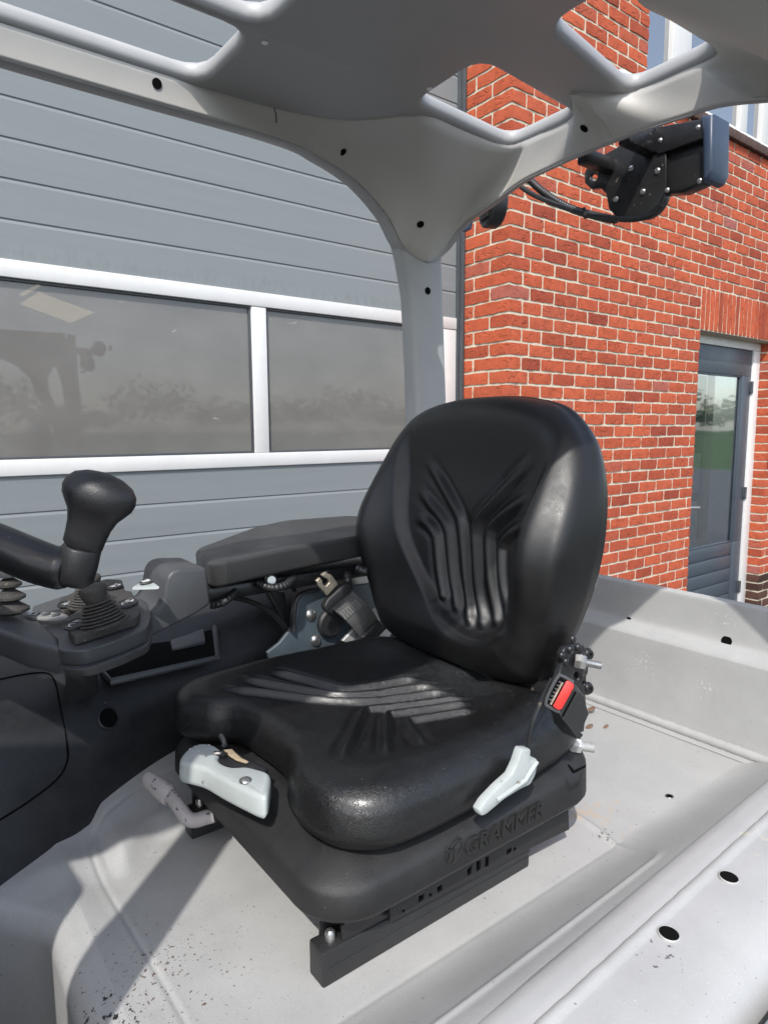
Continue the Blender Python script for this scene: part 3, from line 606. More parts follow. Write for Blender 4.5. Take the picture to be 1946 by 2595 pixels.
# ---- side sill with weld seam and two bolt holes
sl = MB(); rows = []
for X in np.linspace(-0.4, 2.3, 330):
    k = 0.588+0.042*X
    wob = 0.0003*math.sin(X*61)+0.0003*math.sin(X*133)
    prof = [(k+0.030, -0.905), (k+0.016, -0.882), (k+0.004, -0.8735), (k-0.012, -0.8705), (k-0.03, -0.870), (k-0.040, -0.8697), (k-0.0465+wob, -0.8715), (k-0.0485+wob, -0.8690), (k-0.052+wob, -0.8664), (k-0.058+wob, -0.8656), (k-0.064+wob, -0.8668), (k-0.0690+wob, -0.8703), (k-0.075, -0.8708), (k-0.10, -0.8705), (k-0.14, -0.8725), (k-0.175, -0.877), (k-0.20, -0.887), (k-0.222, -0.907), (k-0.235, -0.935), (k-0.242, -1.0), (k-0.244, -1.5), (k-0.244, -2.15)]
    rows.append([V(X, y, z) for y, z in prof])
sl.grid(rows)
sill = sl.build('side_sill', ['paint'], fk, S, 60)
for px, py in ((1694, 2367), (1846, 2224)):
    c = tz(px, py, -0.869); ax_ = nrm(V(0, -0.06, 1)); h = MB(); h.lathe([(0.0190, -0.008), (0.0187, 0.0010), (0.0168, 0.0024), (0.0163, 0.0016)], c, ax_, 28, 0, False)
    h.lathe([(0.0165, 0.0018), (0, 0.0018)], c, ax_, 28, 1, False)
    h.build('bolt_hole', ['paint', 'void'], sill, S)
cv = MB(); rows = []                               # pale lower cover outside the sill
for X in np.linspace(0.55, 2.3, 40):
    k = 0.372+0.03*sstep(0.9, 1.8, X)-0.05*sstep(1.0, 0.6, X)
    rows.append([V(X, k+0.004, -0.905), V(X, k-0.008, -0.893), V(X, k-0.025, -0.893), V(X, k-0.042, -0.91), V(X, k-0.05, -0.95), V(X, k-0.054, -1.2), V(X, k-0.05, -1.9)])
cv.grid(rows); cv.build('side_cover', ['light'], fk, S, 60)
# ---- rear wall with shelf bead, and the counterweight behind it
rw = MB(); rows = []
prof = cr([V(2.00, -0.998), V(2.035, -0.990), V(2.05, -0.965), V(2.055, -0.85), V(2.058, -0.735), V(2.062, -0.712), V(2.082, -0.694), V(2.098, -0.686), V(2.108, -0.665), V(2.112, -0.6), V(2.114, -0.556), V(2.122, -0.550), V(2.132, -0.556), V(2.135, -0.70), V(2.155, -0.82)], 5)
for Y in np.linspace(0.50, 2.02, 40): rows.append([V(p[0], Y, p[1]) for p in prof])
rw.grid(rows)
rw.tube([V(2.036, Y, -0.984) for k, Y in enumerate(np.linspace(0.62, 2.0, 120))], [0.0155+0.0008*math.sin(k*3.1)+0.0006*math.sin(k*1.37) for k in range(120)], 10)
rear = rw.build('rear_wall', ['paint'], fk, S, 60)
for px, py, X, r in ((1840, 1625, 2.09, 0.017), (1593, 1567, 2.09, 0.009)):
    c = on_surf(rows, px, py); h = MB(); h.lathe([(r, -0.004), (r, 0.0012), (0, 0.0015)], c, surf_n(rows, c), 20); h.build('bolt_hole', ['void'], rear, S)
c = tz(1695, 2018, -1.0); h = MB(); h.lathe([(0.012, 0.0005), (0.0112, 0.002), (0.009, 0.001)], c, EZ, 20, 0, False); h.lathe([(0.0092, 0.0012), (0, 0.0008)], c, EZ, 20, 1, False)
h.build('floor_drain', ['zinc', 'void'], fk, S)
cw = MB(); cw.box((2.161, 0.36, -2.2), (2.60, 1.98, -0.80), 0.03); cw.build('counterweight', ['paint'], fk, S)
dsh = MB(); dsh.box((-0.95, 0.79, -1.7), (-0.36, 1.72, 0.05), 0.05, 0, 3); dsh.build('dashboard', ['blk'], fk, S)
fm = MB(); fm.box((-0.95, 0.45, -1.52), (0.16, 1.95, -1.47), 0.01); fm.build('foot_mat', ['blk'], fk, S)  # unseen dark sheet added to cut bounce light at the front-left corner
ch = MB(); ch.box((0.36, 0.42, -2.1), (2.15, 1.95, -1.12), 0.01); ch.build('chassis', ['paint'], fk, S)
# ---- overhead guard
gd = MB()
HB = [(V(-1.1, 1.702, .849), V(-1.1, 1.715, .795)), (V(.4, 1.702, .849), V(.4, 1.715, .795)), (V(.85, 1.697, .849), V(.95, 1.716, .797)), (V(1.06, 1.66, .849), V(1.12, 1.752, .792)),
      (V(1.17, 1.58, .849), V(1.265, 1.778, .762)), (V(1.235, 1.505, .848), V(1.385, 1.793, .692)), (V(1.30, 1.475, .848), V(1.462, 1.800, .608)), (V(1.40, 1.482, .848), V(1.555, 1.797, .575)),
      (V(1.50, 1.488, .846), V(1.622, 1.785, .617)), (V(1.578, 1.488, .846), V(1.648, 1.722, .688)), (V(1.622, 1.462, .846), V(1.652, 1.60, .722)), (V(1.628, 1.38, .846), V(1.652, 1.47, .757)),
      (V(1.622, 1.262, .846), V(1.652, 1.35, .767)), (V(1.56, 1.205, .846), V(1.652, 1.25, .772)), (V(1.49, YG, .847), V(1.652, YG, .773))]
Bc = cr([h[0] for h in HB], 8); Lc = cr([h[1] for h in HB], 8)
mir = lambda p: V(p[0], 2*YG-p[1], p[2])
Bf = Bc+[mir(p) for p in Bc[-2::-1]]; Lf = Lc+[mir(p) for p in Lc[-2::-1]]
tr = MB(); G = []
ctr = V(0.9, YG, 0.45)
for b, l in zip(Bf, Lf):
    out = nrm(V(0.5*(b[0]+l[0])-0.7, 0.5*(b[1]+l[1])-YG, 0)); L = np.linalg.norm(l-b); row = []
    for t in np.linspace(0, 1, 14):
        p = b+(l-b)*t
        sag = math.sin(math.pi*t)*min(0.035, L*0.16)*(1 if L > 0.16 else 0.15)
        row.append(p+out*sag*0.8+V(0, 0, 0.35*sag))
    row.append(l+out*0.012+V(0, 0, -0.004)); G.append(row)
G = np.asarray(G); up0 = G[:, :1].copy(); up0[:, :, 2] += 0.02
tr.grid(np.concatenate([up0, G], 1))
# frame: side beams + pillar fronts, rear beam + pillar backs
n6 = 7*8
def ext(seq, off1, off2, topz):
    rr = []
    for p in seq: 
        o1 = p+off1; rr.append([p+off1*0.05+V(0, 0, 0.008), p+off1*0.08+V(0, 0, -0.004), p+off1*0.25+V(0, 0, -0.006), o1+V(0, 0, 0.002), o1+off2+V(0, 0, 0.004), o1+off2+V(0, 0, 0.02), V(o1[0]+off2[0], o1[1]+off2[1], max(topz, p[2]+.02))])
    return rr
for mm in (lambda p: p, mir):
    sgn = 1 if mm(V(0, 1.7, 0))[1] > YG else -1
    seq = [mm(p) for p in Lc[:n6+1]]
    gd.grid(ext(seq, V(0, (0.056 if sgn > 0 else 0.15)*sgn, 0), V(0, 0.008*sgn, 0), 0.925))  # near beam widened out of view so its shadow covers the backrest
    seq = [mm(p) for p in Lc[n6:]]
    gd.grid(ext(seq, V(0.026, 0, 0), V(0.006, 0, 0), 0.925))
guard = gd.build('overhead_guard', ['roof'], fk, S, 60)
def pillar(y0, y1):
    q = MB(); rings = []; e_ = 0.0 if y0 < y1 else 0.16
    sg = 1 if y0 < y1 else -1
    for z, xa, xb, ya, yb in ((0.70, 1.43, 1.655, y0, y1), (0.575, 1.474, 1.648, y0, y1), (0.45, 1.503, 1.655, y0, y1), (0.2, 1.522, 1.668, y0, y1+0.004*sg), (-0.2, 1.538, 1.69, y0, y1+0.008*sg), (-0.98, 1.55, 1.73, y0, y1+0.012*sg)):
        r = 0.024; sh = -e_*max(0, 0.45-z); pts = rrect(xa-sh*2.2, xb-sh*2.0, min(ya, yb)+sh*.6, max(ya, yb)+sh*.6, r, 4); rings.append([V(a, b, z) for a, b in pts])
    q.loft(rings)
    o = q.build('pillar', ['roof'], guard, S, 50)
    return o
pil = pillar(1.806, 1.885); pillar(2*YG-1.806, 2*YG-1.885)  # unseen near pillar leans back to keep its shadow off the rear wall
c = ty(1084, 737, 1.8045); h = MB(); h.lathe([(0.0125, 0), (0.0115, 0.002), (0, 0.0025)], c, -EY, 20); h.build('screw_hole', ['void'], guard, S)
for y in (0.480, 1.93):                            # front pillars, out of frame, their shadows fall across the floor
    q = MB(); q.loft([[V(a-0.20*(z-0.9)*-0.0, b, z) for a, b in rrect(-0.445+(0.9-z)*-0.03, -0.36+(0.9-z)*-0.03, y, y+0.125, 0.02, 3)] for z in (0.90, -1.7)])
    q.build('pillar', ['roof'], guard, S)
tro = tr.build('beam_trim', ['trim'], guard, S, 70)
for px, py, ax in ((398, 212, -EY), (868, 385, nrm(V(-.5, -1, -.2))), (1065, 568, nrm(V(-.5, -1, -.1))), (1480, 325, nrm(V(-1, 0, -.2)))):
    c = on_surf(G, px, py); ax = surf_n(G, c); h = MB(); h.lathe([(0.0121, 0.0017), (0.0, 0.0017)], c, ax, 20, 1, False)
    h.build('screw_hole', ['trim', 'void'], tro, S)
j = MB(); j.tube([on_surf(G, *p)*0.999 for p in ((695, 274), (700, 292), (701, 312))], 0.0013, 6); j.build('trim_joint', ['void'], tro, S)
# roof panel: pressed sheet with rolled openings
def pxr(pts, z): return [(tz(*p, z)[0], tz(*p, z)[1]) for p in pts]
def rounded(poly, r, n=5):
    out = []; N = len(poly); P = [V(*p) for p in poly]
    for i in range(N):
        a, b, c = P[i-1], P[i], P[(i+1) % N]; u = nrm(a-b); w = nrm(c-b); q0 = b+u*r; q1 = b+w*r
        for t in np.linspace(0, 1, n): out.append(tuple((1-t)**2*q0+2*t*(1-t)*b+t*t*q1))
    return out
h1 = rounded([(1.215, 1.445), (1.205, 1.20), (1.618, 1.235), (1.622, 1.480)], 0.055)
h2 = rounded([(1.225, 1.01), (1.225, 0.83), (1.615, 0.845), (1.622, 1.075)], 0.055)
sl1 = rounded([(-1.0, 1.425), (0.725, 1.425), (0.72, 1.690), (-1.0, 1.690)], 0.07)
sl2 = rounded([(-1.0, 1.09), (0.735, 1.09), (0.735, 1.385), (-1.0, 1.385)], 0.07)
sl3 = rounded([(-1.0, 0.70), (0.22, 0.70), (0.22, 0.95), (-1.0, 0.95)], 0.07)  # unseen slot, length set so sun lights the console, not the backrest
rp = MB(); rp.plate([(-1.15, 0.60), (1.67, 0.60), (1.67, 1.775), (-1.15, 1.775)], [h1, h2, sl1, sl2, sl3], 0.046, 0.020, V(0, 0, 0.877), V(1, 0, 0), V(0, 1, 0), 0, 5)
rpo = rp.build('roof_panel', ['roof'], guard, S, 40)
for px, py in ((671, 107), (1088, 224)):  # sky-bright pinholes painted as white discs under the sheet
    c = tz(px, py, 0.8535); h = MB(); h.cyl(c, c+V(0, 0, -0.002), 0.0075, 16); h.build('rivet', ['rivet_white'], rpo, S)
# ---- black side panel between floor and console
sp = MB(); stn = [(-0.35, [(1.30, -.99), (1.42, -.93), (1.52, -.82), (1.60, -.68), (1.70, -.56), (1.86, -.50), (2.05, -.48)]),
 (0.0, [(1.44, -.995), (1.50, -.95), (1.585, -.86), (1.65, -.74), (1.72, -.63), (1.86, -.565), (2.05, -.55)]),
 (0.17, [(1.548, -.985), (1.585, -.955), (1.635, -.87), (1.68, -.76), (1.745, -.665), (1.88, -.60), (2.05, -.58)]),
 (0.33, [(1.665, -.975), (1.68, -.945), (1.70, -.88), (1.725, -.80), (1.775, -.715), (1.89, -.645), (2.05, -.60)]),
 (0.48, [(1.738, -.968), (1.752, -.94), (1.765, -.87), (1.785, -.79), (1.83, -.72), (1.91, -.655), (2.05, -.60)]),
 (0.62, [(1.79, -.962), (1.80, -.93), (1.81, -.86), (1.83, -.765), (1.87, -.70), (1.93, -.64), (2.05, -.58)]),
 (0.85, [(1.84, -.96), (1.845, -.92), (1.85, -.84), (1.86, -.74), (1.89, -.675), (1.95, -.61), (2.05, -.56)]),
 (1.3, [(1.88, -.96), (1.885, -.92), (1.888, -.84), (1.89, -.74), (1.91, -.66), (1.96, -.58), (2.05, -.53)]),
 (1.75, [(1.89, -.96), (1.89, -.92), (1.89, -.84), (1.89, -.74), (1.91, -.66), (1.96, -.58), (2.05, -.53)])]
Xs = [a for a, _ in stn]; cols = [cr([V(a, y, z) for y, z in p], 6) for a, p in stn]
rows = np.asarray([cr([c[k] for c in cols], 10) for k in range(len(cols[0]))])
sp.grid(rows)
side = sp.build('side_panel', ['blk'], fk, S, 70)
q = MB(); pts = cr([on_surf(rows, *p) for p in ((-60, 1738), (0, 1722), (70, 1708), (118, 1706), (140, 1728), (155, 1800), (170, 1880), (172, 1925), (150, 1970), (90, 2020), (20, 2066), (-60, 2112))], 8)
q.tube([p-nrm(p)*0.0005 for p in pts], 0.0026, 6); q.build('access_panel_seam', ['void'], side, S)
q = MB(); c = on_surf(rows, 274, 1820); axn = surf_n(rows, c)
q.lathe([(0.031, -0.006), (0.030, 0.003), (0.026, 0.0045), (0.0252, 0.0036)], c, axn, 28, 0, False); q.lathe([(0.0255, 0.0040), (0, 0.0040)], c, axn, 28, 1, False)
q.build('drain_hole', ['blk', 'void'], side, S)
# storage tray with lid
def quadz(p4, dep): return [at(px, py, d) for (px, py), d in zip(p4, dep)]
q = MB(); D = 1.86
T0 = [tz(248, 1690, -0.66), tz(283, 1728, -0.675), tz(552, 1668, -0.66), tz(540, 1555, -0.60), tz(255, 1600, -0.60)]
nT = nrm(np.cross(T0[2]-T0[1], T0[4]-T0[1])); nT = nT if nT[2] > 0 else -nT
q.tube([T0[k] for k in (0, 1, 2, 3)], 0.010, 10); 
q.add([p+nT*0.004 for p in T0], [(0, 1, 2, 3, 4)], 1)
tray = q.build('storage_tray', ['char', 'void'], side, S)
q = MB(); L0 = [tz(418, 1605, -0.645), tz(438, 1662, -0.66), tz(522, 1640, -0.65), tz(512, 1575, -0.625), tz(430, 1585, -0.628)]
q.prism([p+nT*0.005 for p in L0], nT*0.02, 0.006); q.build('tray_lid', ['char'], side, S)
q = MB()                                           # support rib under the console
A = [ty(165, 1690, 1.74), ty(178, 1790, 1.735), ty(255, 1762, 1.80), ty(245, 1690, 1.80)]
q.prism(A, V(0.02, 0.14, 0.0), 0.012); q.build('console_leg', ['blk'], side, S)

# ---- console with joysticks
cs = MB(); zc = -0.405
ring = [tz(*p, zc) for p in ((150, 1648), (212, 1650), (300, 1622), (372, 1592), (384, 1560), (372, 1524), (322, 1500), (170, 1507), (80, 1537), (110, 1590))]
ring = rounded([(p[0], p[1]) for p in ring], 0.016, 4)
cs.prism([V(x, y, zc) for x, y in ring], V(0.006, 0.012, -0.034), 0.010, 0, 3)
ring2 = [V((x-0.36)*1.015+0.36, (y-1.6)*1.015+1.6, zc-0.0345) for x, y in ring]
cs.prism(ring2, V(0.012, 0.02, -0.028), 0.010, 0, 3, 0.93)
W_ = [tz(-90, 1500, -0.355), tz(0, 1535, -0.372), tz(75, 1548, -0.392), tz(150, 1612, -0.398), tz(156, 1640, -0.402), tz(60, 1622, -0.392), tz(-20, 1590, -0.38), tz(-90, 1560, -0.365)]
cs.prism(W_, V(0.005, 0.012, -0.062), 0.012, 0, 3)
con = cs.build('console', ['char'], fk, S, 40)
hb = MB()                                          # raised switch housing behind the joysticks
hp = [ty(*p, 1.615) for p in ((418, 1500), (424, 1466), (436, 1449), (456, 1441), (526, 1440), (535, 1532), (500, 1556), (384, 1616), (380, 1556), (402, 1540), (413, 1524))]
hb.prism(hp, V(-0.004, 0.165, 0.004), 0.012, 0, 3); hb.build('switch_housing', ['char'], con, S, 32)
q = MB(); T = [tz(333, 1496, -0.372), tz(372, 1472, -0.360), tz(404, 1494, -0.366)]
q.prism(T, V(0.004, 0.006, 0.006), 0.003); c = sum(T)/3+V(0.004, 0.006, 0.0085)
q.lathe([(0.0135, 0), (0.012, 0.002), (0, 0.0022)], c, EZ, 18, 1, True, (1.3, 0.8)); q.tube([c+V(-0.009, 0.003, 0.003), c+V(0.0, 0, 0.003), c+V(0.008, 0.004, 0.003)], [0.002, 0.0025, 0.004], 6, 2)
q.build('horn_button', ['light', 'blk', 'sym'], con, S)
zp = -0.398
def pad(pts, z=zp, h=0.018):
    q = MB(); P = rounded([tuple(tz(*p, z)[:2]) for p in pts], 0.012, 4); q.prism([V(x, y, z-0.004) for x, y in P], V(0, 0, h), 0.006, 0, 3); return q
q = pad([(178, 1575), (174, 1612), (190, 1632), (350, 1580), (358, 1562), (335, 1512), (300, 1508)])
q.build('joystick_plate', ['rub'], con, S)
q = pad([(152, 1530), (156, 1562), (250, 1538), (318, 1505), (310, 1480), (268, 1478), (220, 1498)], zp-0.002, 0.016); q.build('joystick_plate', ['rub'], con, S)
def button(px, py, z, a, b, rot, sym):
    c = tz(px, py, z); q = MB(); u = V(math.cos(rot), math.sin(rot), 0)
    q.lathe([(1, 0), (1, 0.003), (0.93, 0.0045), (0.90, 0.003), (0, 0.003)], c, EZ, 28, 0, True, (a, b), u)
    w = np.cross(EZ, u); c2 = c+V(0, 0, 0.0042)
    for (x0, y0, x1, y1) in sym: q.tube([c2+u*x0*a+w*y0*b, c2+u*x1*a+w*y1*b], 0.0017, 5, 1, True, 0.4)
    q.build('button_plate', ['blk', 'sym'], con, S)
s1 = [(-.6, .3, -.15, .5), (-.15, .5, -.15, -.1), (-.6, .3, -.6, 0), (.2, .4, .2, -.3), (.35, .4, .35, -.3), (.2, -.3, .6, -.3), (.5, .35, .6, .1)]
button(194, 1584, -0.383, 0.040, 0.021, 1.05, s1); button(325, 1531, -0.383, 0.038, 0.021, 1.05, s1)
s2 = [(-.5, 0, -.1, 0), (-.3, -.4, -.3, .4), (.1, .4, .1, -.4), (.1, -.4, .6, -.4), (.45, .2, .6, .0)]
button(172, 1533, -0.385, 0.026, 0.020, 0.9, s2); button(291, 1488, -0.385, 0.026, 0.020, 0.9, s2)
q = MB(); c = tz(119, 1565, -0.392); u = nrm(V(0.62, -0.75, 0)); w = np.cross(EZ, u)   # pale oval switch field
q.lathe([(1, 0), (1, 0.004), (0.92, 0.006), (0, 0.006)], c, EZ, 30, 0, True, (0.052, 0.020), u)
for k in (-0.45, 0.0, 0.42): q.lathe([(0.011, 0.0), (0.010, 0.003), (0, 0.003)], c+u*0.052*k*1.1+V(0, 0, 0.006), EZ, 14, 1, True, (1, 0.6), w)
q.build('switch_field', ['symg', 'char'], con, S)
q = MB(); c = tz(73, 1557, -0.385)
for a, b in (((-.02, .008), (.02, .008)), ((-.02, -.008), (.02, -.008)), ((-.02, -.008), (-.02, .008)), ((0.005, -.008), (.005, .008)), ((-.02, 0), (.005, 0)), ((.02, -.008), (.02, .002))):
    q.tube([c+u*a[0]+w*a[1]+V(0, 0, 0.003), c+u*b[0]+w*b[1]+V(0, 0, 0.003)], 0.0016, 5, 0, True, 0.5)
q.build('pictogram', ['sym'], con, S)
def joystick(px, py, z, kx, ky, h):
    """ribbed rubber boot with a worn cap"""
    b0 = tz(px, py, z); top = at(kx, ky, np.dot(R3[:, 2], b0)-0.012); ax = nrm(top-b0); Lh = np.linalg.norm(top-b0)
    q = MB(); prof = [(0.049, 0.0), (0.050, 0.004)]; nR = 7
    for k in range(nR):
        t = k/nR; r = 0.042*(1-t)+0.023*t; zz = 0.006+Lh*0.60*t; dz = Lh*0.60/nR
        prof += [(r-0.006, zz), (r+0.001, zz+dz*0.22), (r+0.003, zz+dz*0.45), (r+0.001, zz+dz*0.7), (r-0.006, zz+dz*0.95)]
    prof += [(0.019, Lh*0.66), (0.020, Lh*0.70), (0.026, Lh*0.92), (0.027, Lh*1.02), (0.025, Lh*1.10), (0.018, Lh*1.15), (0.0, Lh*1.17)]
    q.lathe(prof, b0, ax, 26, 0, True, (1.0, 0.92)); q.build('joystick', ['rub'], con, S, 50)
joystick(264, 1582, -0.382, 236, 1496, 0.1); joystick(232, 1532, -0.384, 224, 1466, 0.1)
# small parking lever at the far left of the console
q = MB(); b0 = tz(28, 1556, -0.372); ax = nrm(V(0.02, 0.03, 1)); prof = []
for k in range(3):
    r = 0.036-0.006*k; prof += [(r-0.014, 0.026*k), (r, 0.026*k+0.007), (r, 0.026*k+0.012), (r-0.014, 0.026*k+0.022)]
q.lathe(prof, b0, ax, 22, 0); q.lathe([(0.022, 0), (0.023, 0.004), (0.023, 0.016), (0.020, 0.02)], b0+ax*0.078, ax, 22, 1)
q.tube([b0+ax*0.09, b0+ax*0.115+V(0.006, 0, 0), b0+ax*0.14+V(0.012, 0.0, 0)], 0.012, 10, 1); q.build('parking_lever', ['rub', 'char'], con, S)
# ---- armrest pad and what hangs under it
q = MB(); AT = [V(0.690, 1.665, -0.356), V(0.70, 1.655, -0.352), V(1.00, 1.665, -0.333), V(1.40, 1.70, -0.325), V(1.40, 2.02, -0.315), V(1.12, 2.04, -0.312), V(0.98, 2.00, -0.320), V(0.735, 1.90, -0.352)]
AT2 = []
for k in range(len(AT)):
    a, b, c = AT[k-1], AT[k], AT[(k+1) % len(AT)]; r_ = 0.045 if k not in (2, 6) else 0.02; u = nrm(a-b); w = nrm(c-b)
    for t in np.linspace(0, 1, 6): AT2.append((1-t)**2*(b+u*r_)+2*t*(1-t)*b+t*t*(b+w*r_))
del AT2[6:12]
slab(q, AT2, V(0.004, 0.004, -0.070), 0.011); arm = q.build('armrest', ['armpad'], fk, S, 50)
q = MB(); q.box((0.70, 1.72, -0.475), (1.42, 1.90, -0.432), 0.01); q.build('armrest_rail', ['gloss'], arm, S)
def hose(pts, r, name='cable_conduit', par=arm, m='blk', pitch=0.011):
    P = cr(pts, 24); d = [0]
    for k in range(1, len(P)): d.append(d[-1]+np.linalg.norm(P[k]-P[k-1]))
    n = int(d[-1]/pitch*4); tt = np.linspace(0, d[-1], n); A = np.asarray(P); B = np.stack([np.interp(tt, d, A[:, k]) for k in range(3)], 1)
    q = MB(); q.tube(list(B), [r*(1+(0.16 if (k % 4) in (1, 2) else -0.08)) for k in range(n)], 10); return q.build(name, [m], par, S, 60)
hose([ty(655, 1478, 1.70), ty(690, 1490, 1.66), ty(725, 1482, 1.66), ty(745, 1462, 1.70)], 0.011)
hose([ty(598, 1498, 1.72), ty(582, 1515, 1.70), ty(560, 1530, 1.70), ty(536, 1534, 1.72)], 0.010)
hose([ty(879, 1455, 1.70), ty(881, 1470, 1.68), ty(884, 1486, 1.70)], 0.012)
hose([ty(905, 1440, 1.64), ty(925, 1448, 1.62), ty(950, 1446, 1.66)], 0.012)
q = MB(); c = ty(686, 1470, 1.71)
q.lathe([(0.017, 0), (0.017, 0.012), (0.012, 0.016), (0, 0.016)], c, nrm(V(-0.3, -1, 0.2)), 18); q.build('clamp_bolt', ['zinc'], arm, S)
# steel side plate with rivets, ribs and plug
pts = [ty(*p, 1.76) for p in ((675, 1652), (706, 1628), (736, 1590), (750, 1555), (752, 1528), (762, 1508), (790, 1497), (850, 1490), (935, 1478), (955, 1520), (975, 1600), (975, 1700), (690, 1700))]
q = MB(); q.plateY(pts, [], 0.014, 0.004); spl = q.build('side_plate', ['plate'], fk, S)
for px, py in ((787, 1558), (800, 1623)):
    q = MB(); q.dome(ty(px, py, 1.752), -EY, 0.019, 0.011, 20); q.build('rivet', ['zinc'], spl, S)
q = MB(); c = ty(835, 1577, 1.75); q.lathe([(0.047, 0), (0.047, 0.012), (0.040, 0.018), (0, 0.019)], c, -EY, 28); q.build('rubber_plug', ['blk'], spl, S)
q = MB()
q.tube(cr([ty(*p, 1.80) for p in ((585, 1512), (640, 1526), (690, 1555), (735, 1605))], 8), 0.009, 8)
q.prism([ty(*p, 1.82) for p in ((678, 1500), (690, 1498), (735, 1588), (728, 1592))], V(0, 0.03, 0), 0.003); q.prism([ty(*p, 1.84) for p in ((690, 1500), (722, 1500), (738, 1590), (730, 1592))], V(0, 0.02, 0), 0.003)
q.prism([ty(*p, 1.82) for p in ((744, 1462), (750, 1462), (752, 1500), (746, 1500))], V(0, 0.02, 0), 0.002)
q.build('rib_bracket', ['blk'], spl, S)
q = MB(); q.tube(cr([ty(*p, 1.745) for p in ((742, 1600), (744, 1545), (752, 1515), (775, 1500), (806, 1494))], 8), 0.012, 8, 0, True, 0.5); q.build('plate_edge_guard', ['blk'], spl, S)
q = MB(); q.prism([ty(*p, 1.80) for p in ((850, 1458), (935, 1445), (942, 1478), (860, 1488))], V(0, 0.08, 0), 0.006); q.build('rear_bracket', ['alu'], spl, S)
# ---- steering wheel arm with spinner knob
stw = MB(); hub = V(0.02, 1.24, -0.185); k0 = at(196, 1428, 1.0)
arm_p = [at(-260, 1290, 1.03), at(-120, 1338, 1.01), at(0, 1385, 0.99), at(80, 1418, 0.985), at(132, 1436, 0.985), at(165, 1444, 0.985), at(178, 1447, 0.985)]
stw.tube(cr(arm_p, 6), list(np.interp(np.linspace(0, 1, 37), [0, 0.5, 0.8, 0.92, 0.97, 1], [0.036, 0.036, 0.034, 0.030, 0.022, 0.008])), 20, 0, True, 0.9)
wc = at(-620, 1150, 1.09); rimr = 0.26
stw.tube([arm_p[0]+V(-0.01, 0.0, 0.01), wc], [0.034, 0.05], 14)
stw.tube([wc, wc+V(-0.25, 0, -0.75)], 0.05, 14)
wheel = stw.build('steering_wheel', ['gloss'], fk, S, 50)
kb = MB(); b0 = at(192, 1462, 0.985); top = at(243, 1232, 0.97); ax = nrm(top-b0); L = np.linalg.norm(top-b0)
wide = nrm((at(360, 1285, 0.97)-at(150, 1205, 0.97)))
kb.lathe([(0.018, -0.012), (0.026, -0.004), (0.0275, 0.016), (0.0275, 0.044), (0.026, 0.0465)], b0, ax, 32, 0)
kb.lathe([(0.0240, 0), (0.0268, 0.003), (0.0275, 0.016), (0.0295, 0.034), (0.034, 0.050), (0.0415, 0.062), (0.0475, 0.072), (0.0495, 0.082), (0.0475, 0.093), (0.040, 0.103), (0.027, 0.110), (0.012, 0.1135), (0.0, 0.114)], b0+ax*0.047, nrm(ax+wide*0.10), 40, 0, True, (1.08, 0.86), wide)
kb.build('spinner_knob', ['knob'], wheel, S, 60)
# ---- rear work light, horn and cables behind the rear beam
XW = 1.90
q = MB(); out = [tx(*p, XW) for p in ((1492, 405), (1510, 402), (1535, 392), (1636, 335), (1690, 330), (1690, 480), (1672, 520), (1640, 548), (1600, 557), (1565, 553), (1545, 530), (1538, 492), (1525, 478), (1500, 480), (1484, 465), (1483, 440), (1490, 425))]
hole = [tx(*p, XW) for p in [(1507+9*math.cos(a), 450+9*math.sin(a)) for a in np.linspace(0, 2*math.pi, 14, endpoint=False)]]
q.plateX(out, [hole], 0.014, 0.003); wlg = q.build('work_light', ['gloss'], fk, S)
for px, py in ((1598, 427), (1665, 433), (1628, 486), (1560, 505), (1525, 410), (1640, 360)):
    q = MB(); q.dome(tx(px, py, XW-0.008), -EX, 0.0095, 0.006, 14); q.build('bolt', ['zinc'], wlg, S)
q = MB(); out = [tx(*p, XW-0.004) for p in ((1635, 330), (1800, 300), (1802, 345), (1790, 352), (1672, 392), (1660, 385), (1650, 360))]
q.plateX(out, [], 0.02, 0.004)
out = [tx(*p, XW+0.03) for p in ((1672, 385), (1795, 350), (1800, 455), (1790, 470), (1740, 492), (1690, 496), (1674, 480))]
q.plateX(out, [], 0.05, 0.010); q.build('lamp_housing', ['gloss'], wlg, S)
q = MB(); out = [tx(*p, XW+0.03) for p in ((1795, 305), (1828, 300), (1826, 440), (1815, 462), (1800, 470), (1800, 350))]
q.plateX(out, [], 0.10, 0.010); q.build('lamp_side', ['blue'], wlg, S)
for px, py in ((1690, 482), (1772, 458), (1768, 323), (1672, 356)):
    q = MB(); q.dome(tx(px, py, XW-0.013), -EX, 0.0075, 0.005, 14); q.build('bolt', ['zinc'], wlg, S)
q = MB(); c = tx(1622, 500, XW+0.012); q.lathe([(0.07, 0), (0.072, 0.02), (0.066, 0.05), (0.0, 0.055)], tx(1625, 492, XW+0.01), EX, 30); q.build('reflector_housing', ['gloss'], wlg, S)
for lo, hi in (((1.76, 1.16, 0.80), (1.905, 1.20, 0.875)), ((1.76, 1.30, 0.79), (1.905, 1.34, 0.83))):
    q = MB(); q.box(lo, hi, 0.006); q.build('lamp_mount', ['gloss'], wlg, S)
q = MB(); q.tube(cr([tx(*p, 1.86) for p in ((1305, 462), (1345, 490), (1400, 515), (1470, 538), (1540, 552), (1600, 556), (1650, 545), (1676, 520))], 8), 0.0085, 8)
q.build('lamp_cable', ['blk'], wlg, S)
hose([tx(*p, 1.87) for p in ((1335, 448), (1365, 478), (1410, 510), (1455, 532), (1500, 545), (1562, 558))], 0.011, 'cable_conduit', wlg)
q = MB(); q.tube([tx(1478, 528, 1.855), tx(1484, 552, 1.855)], 0.007, 8); q.build('cable_tie', ['blk'], wlg, S)
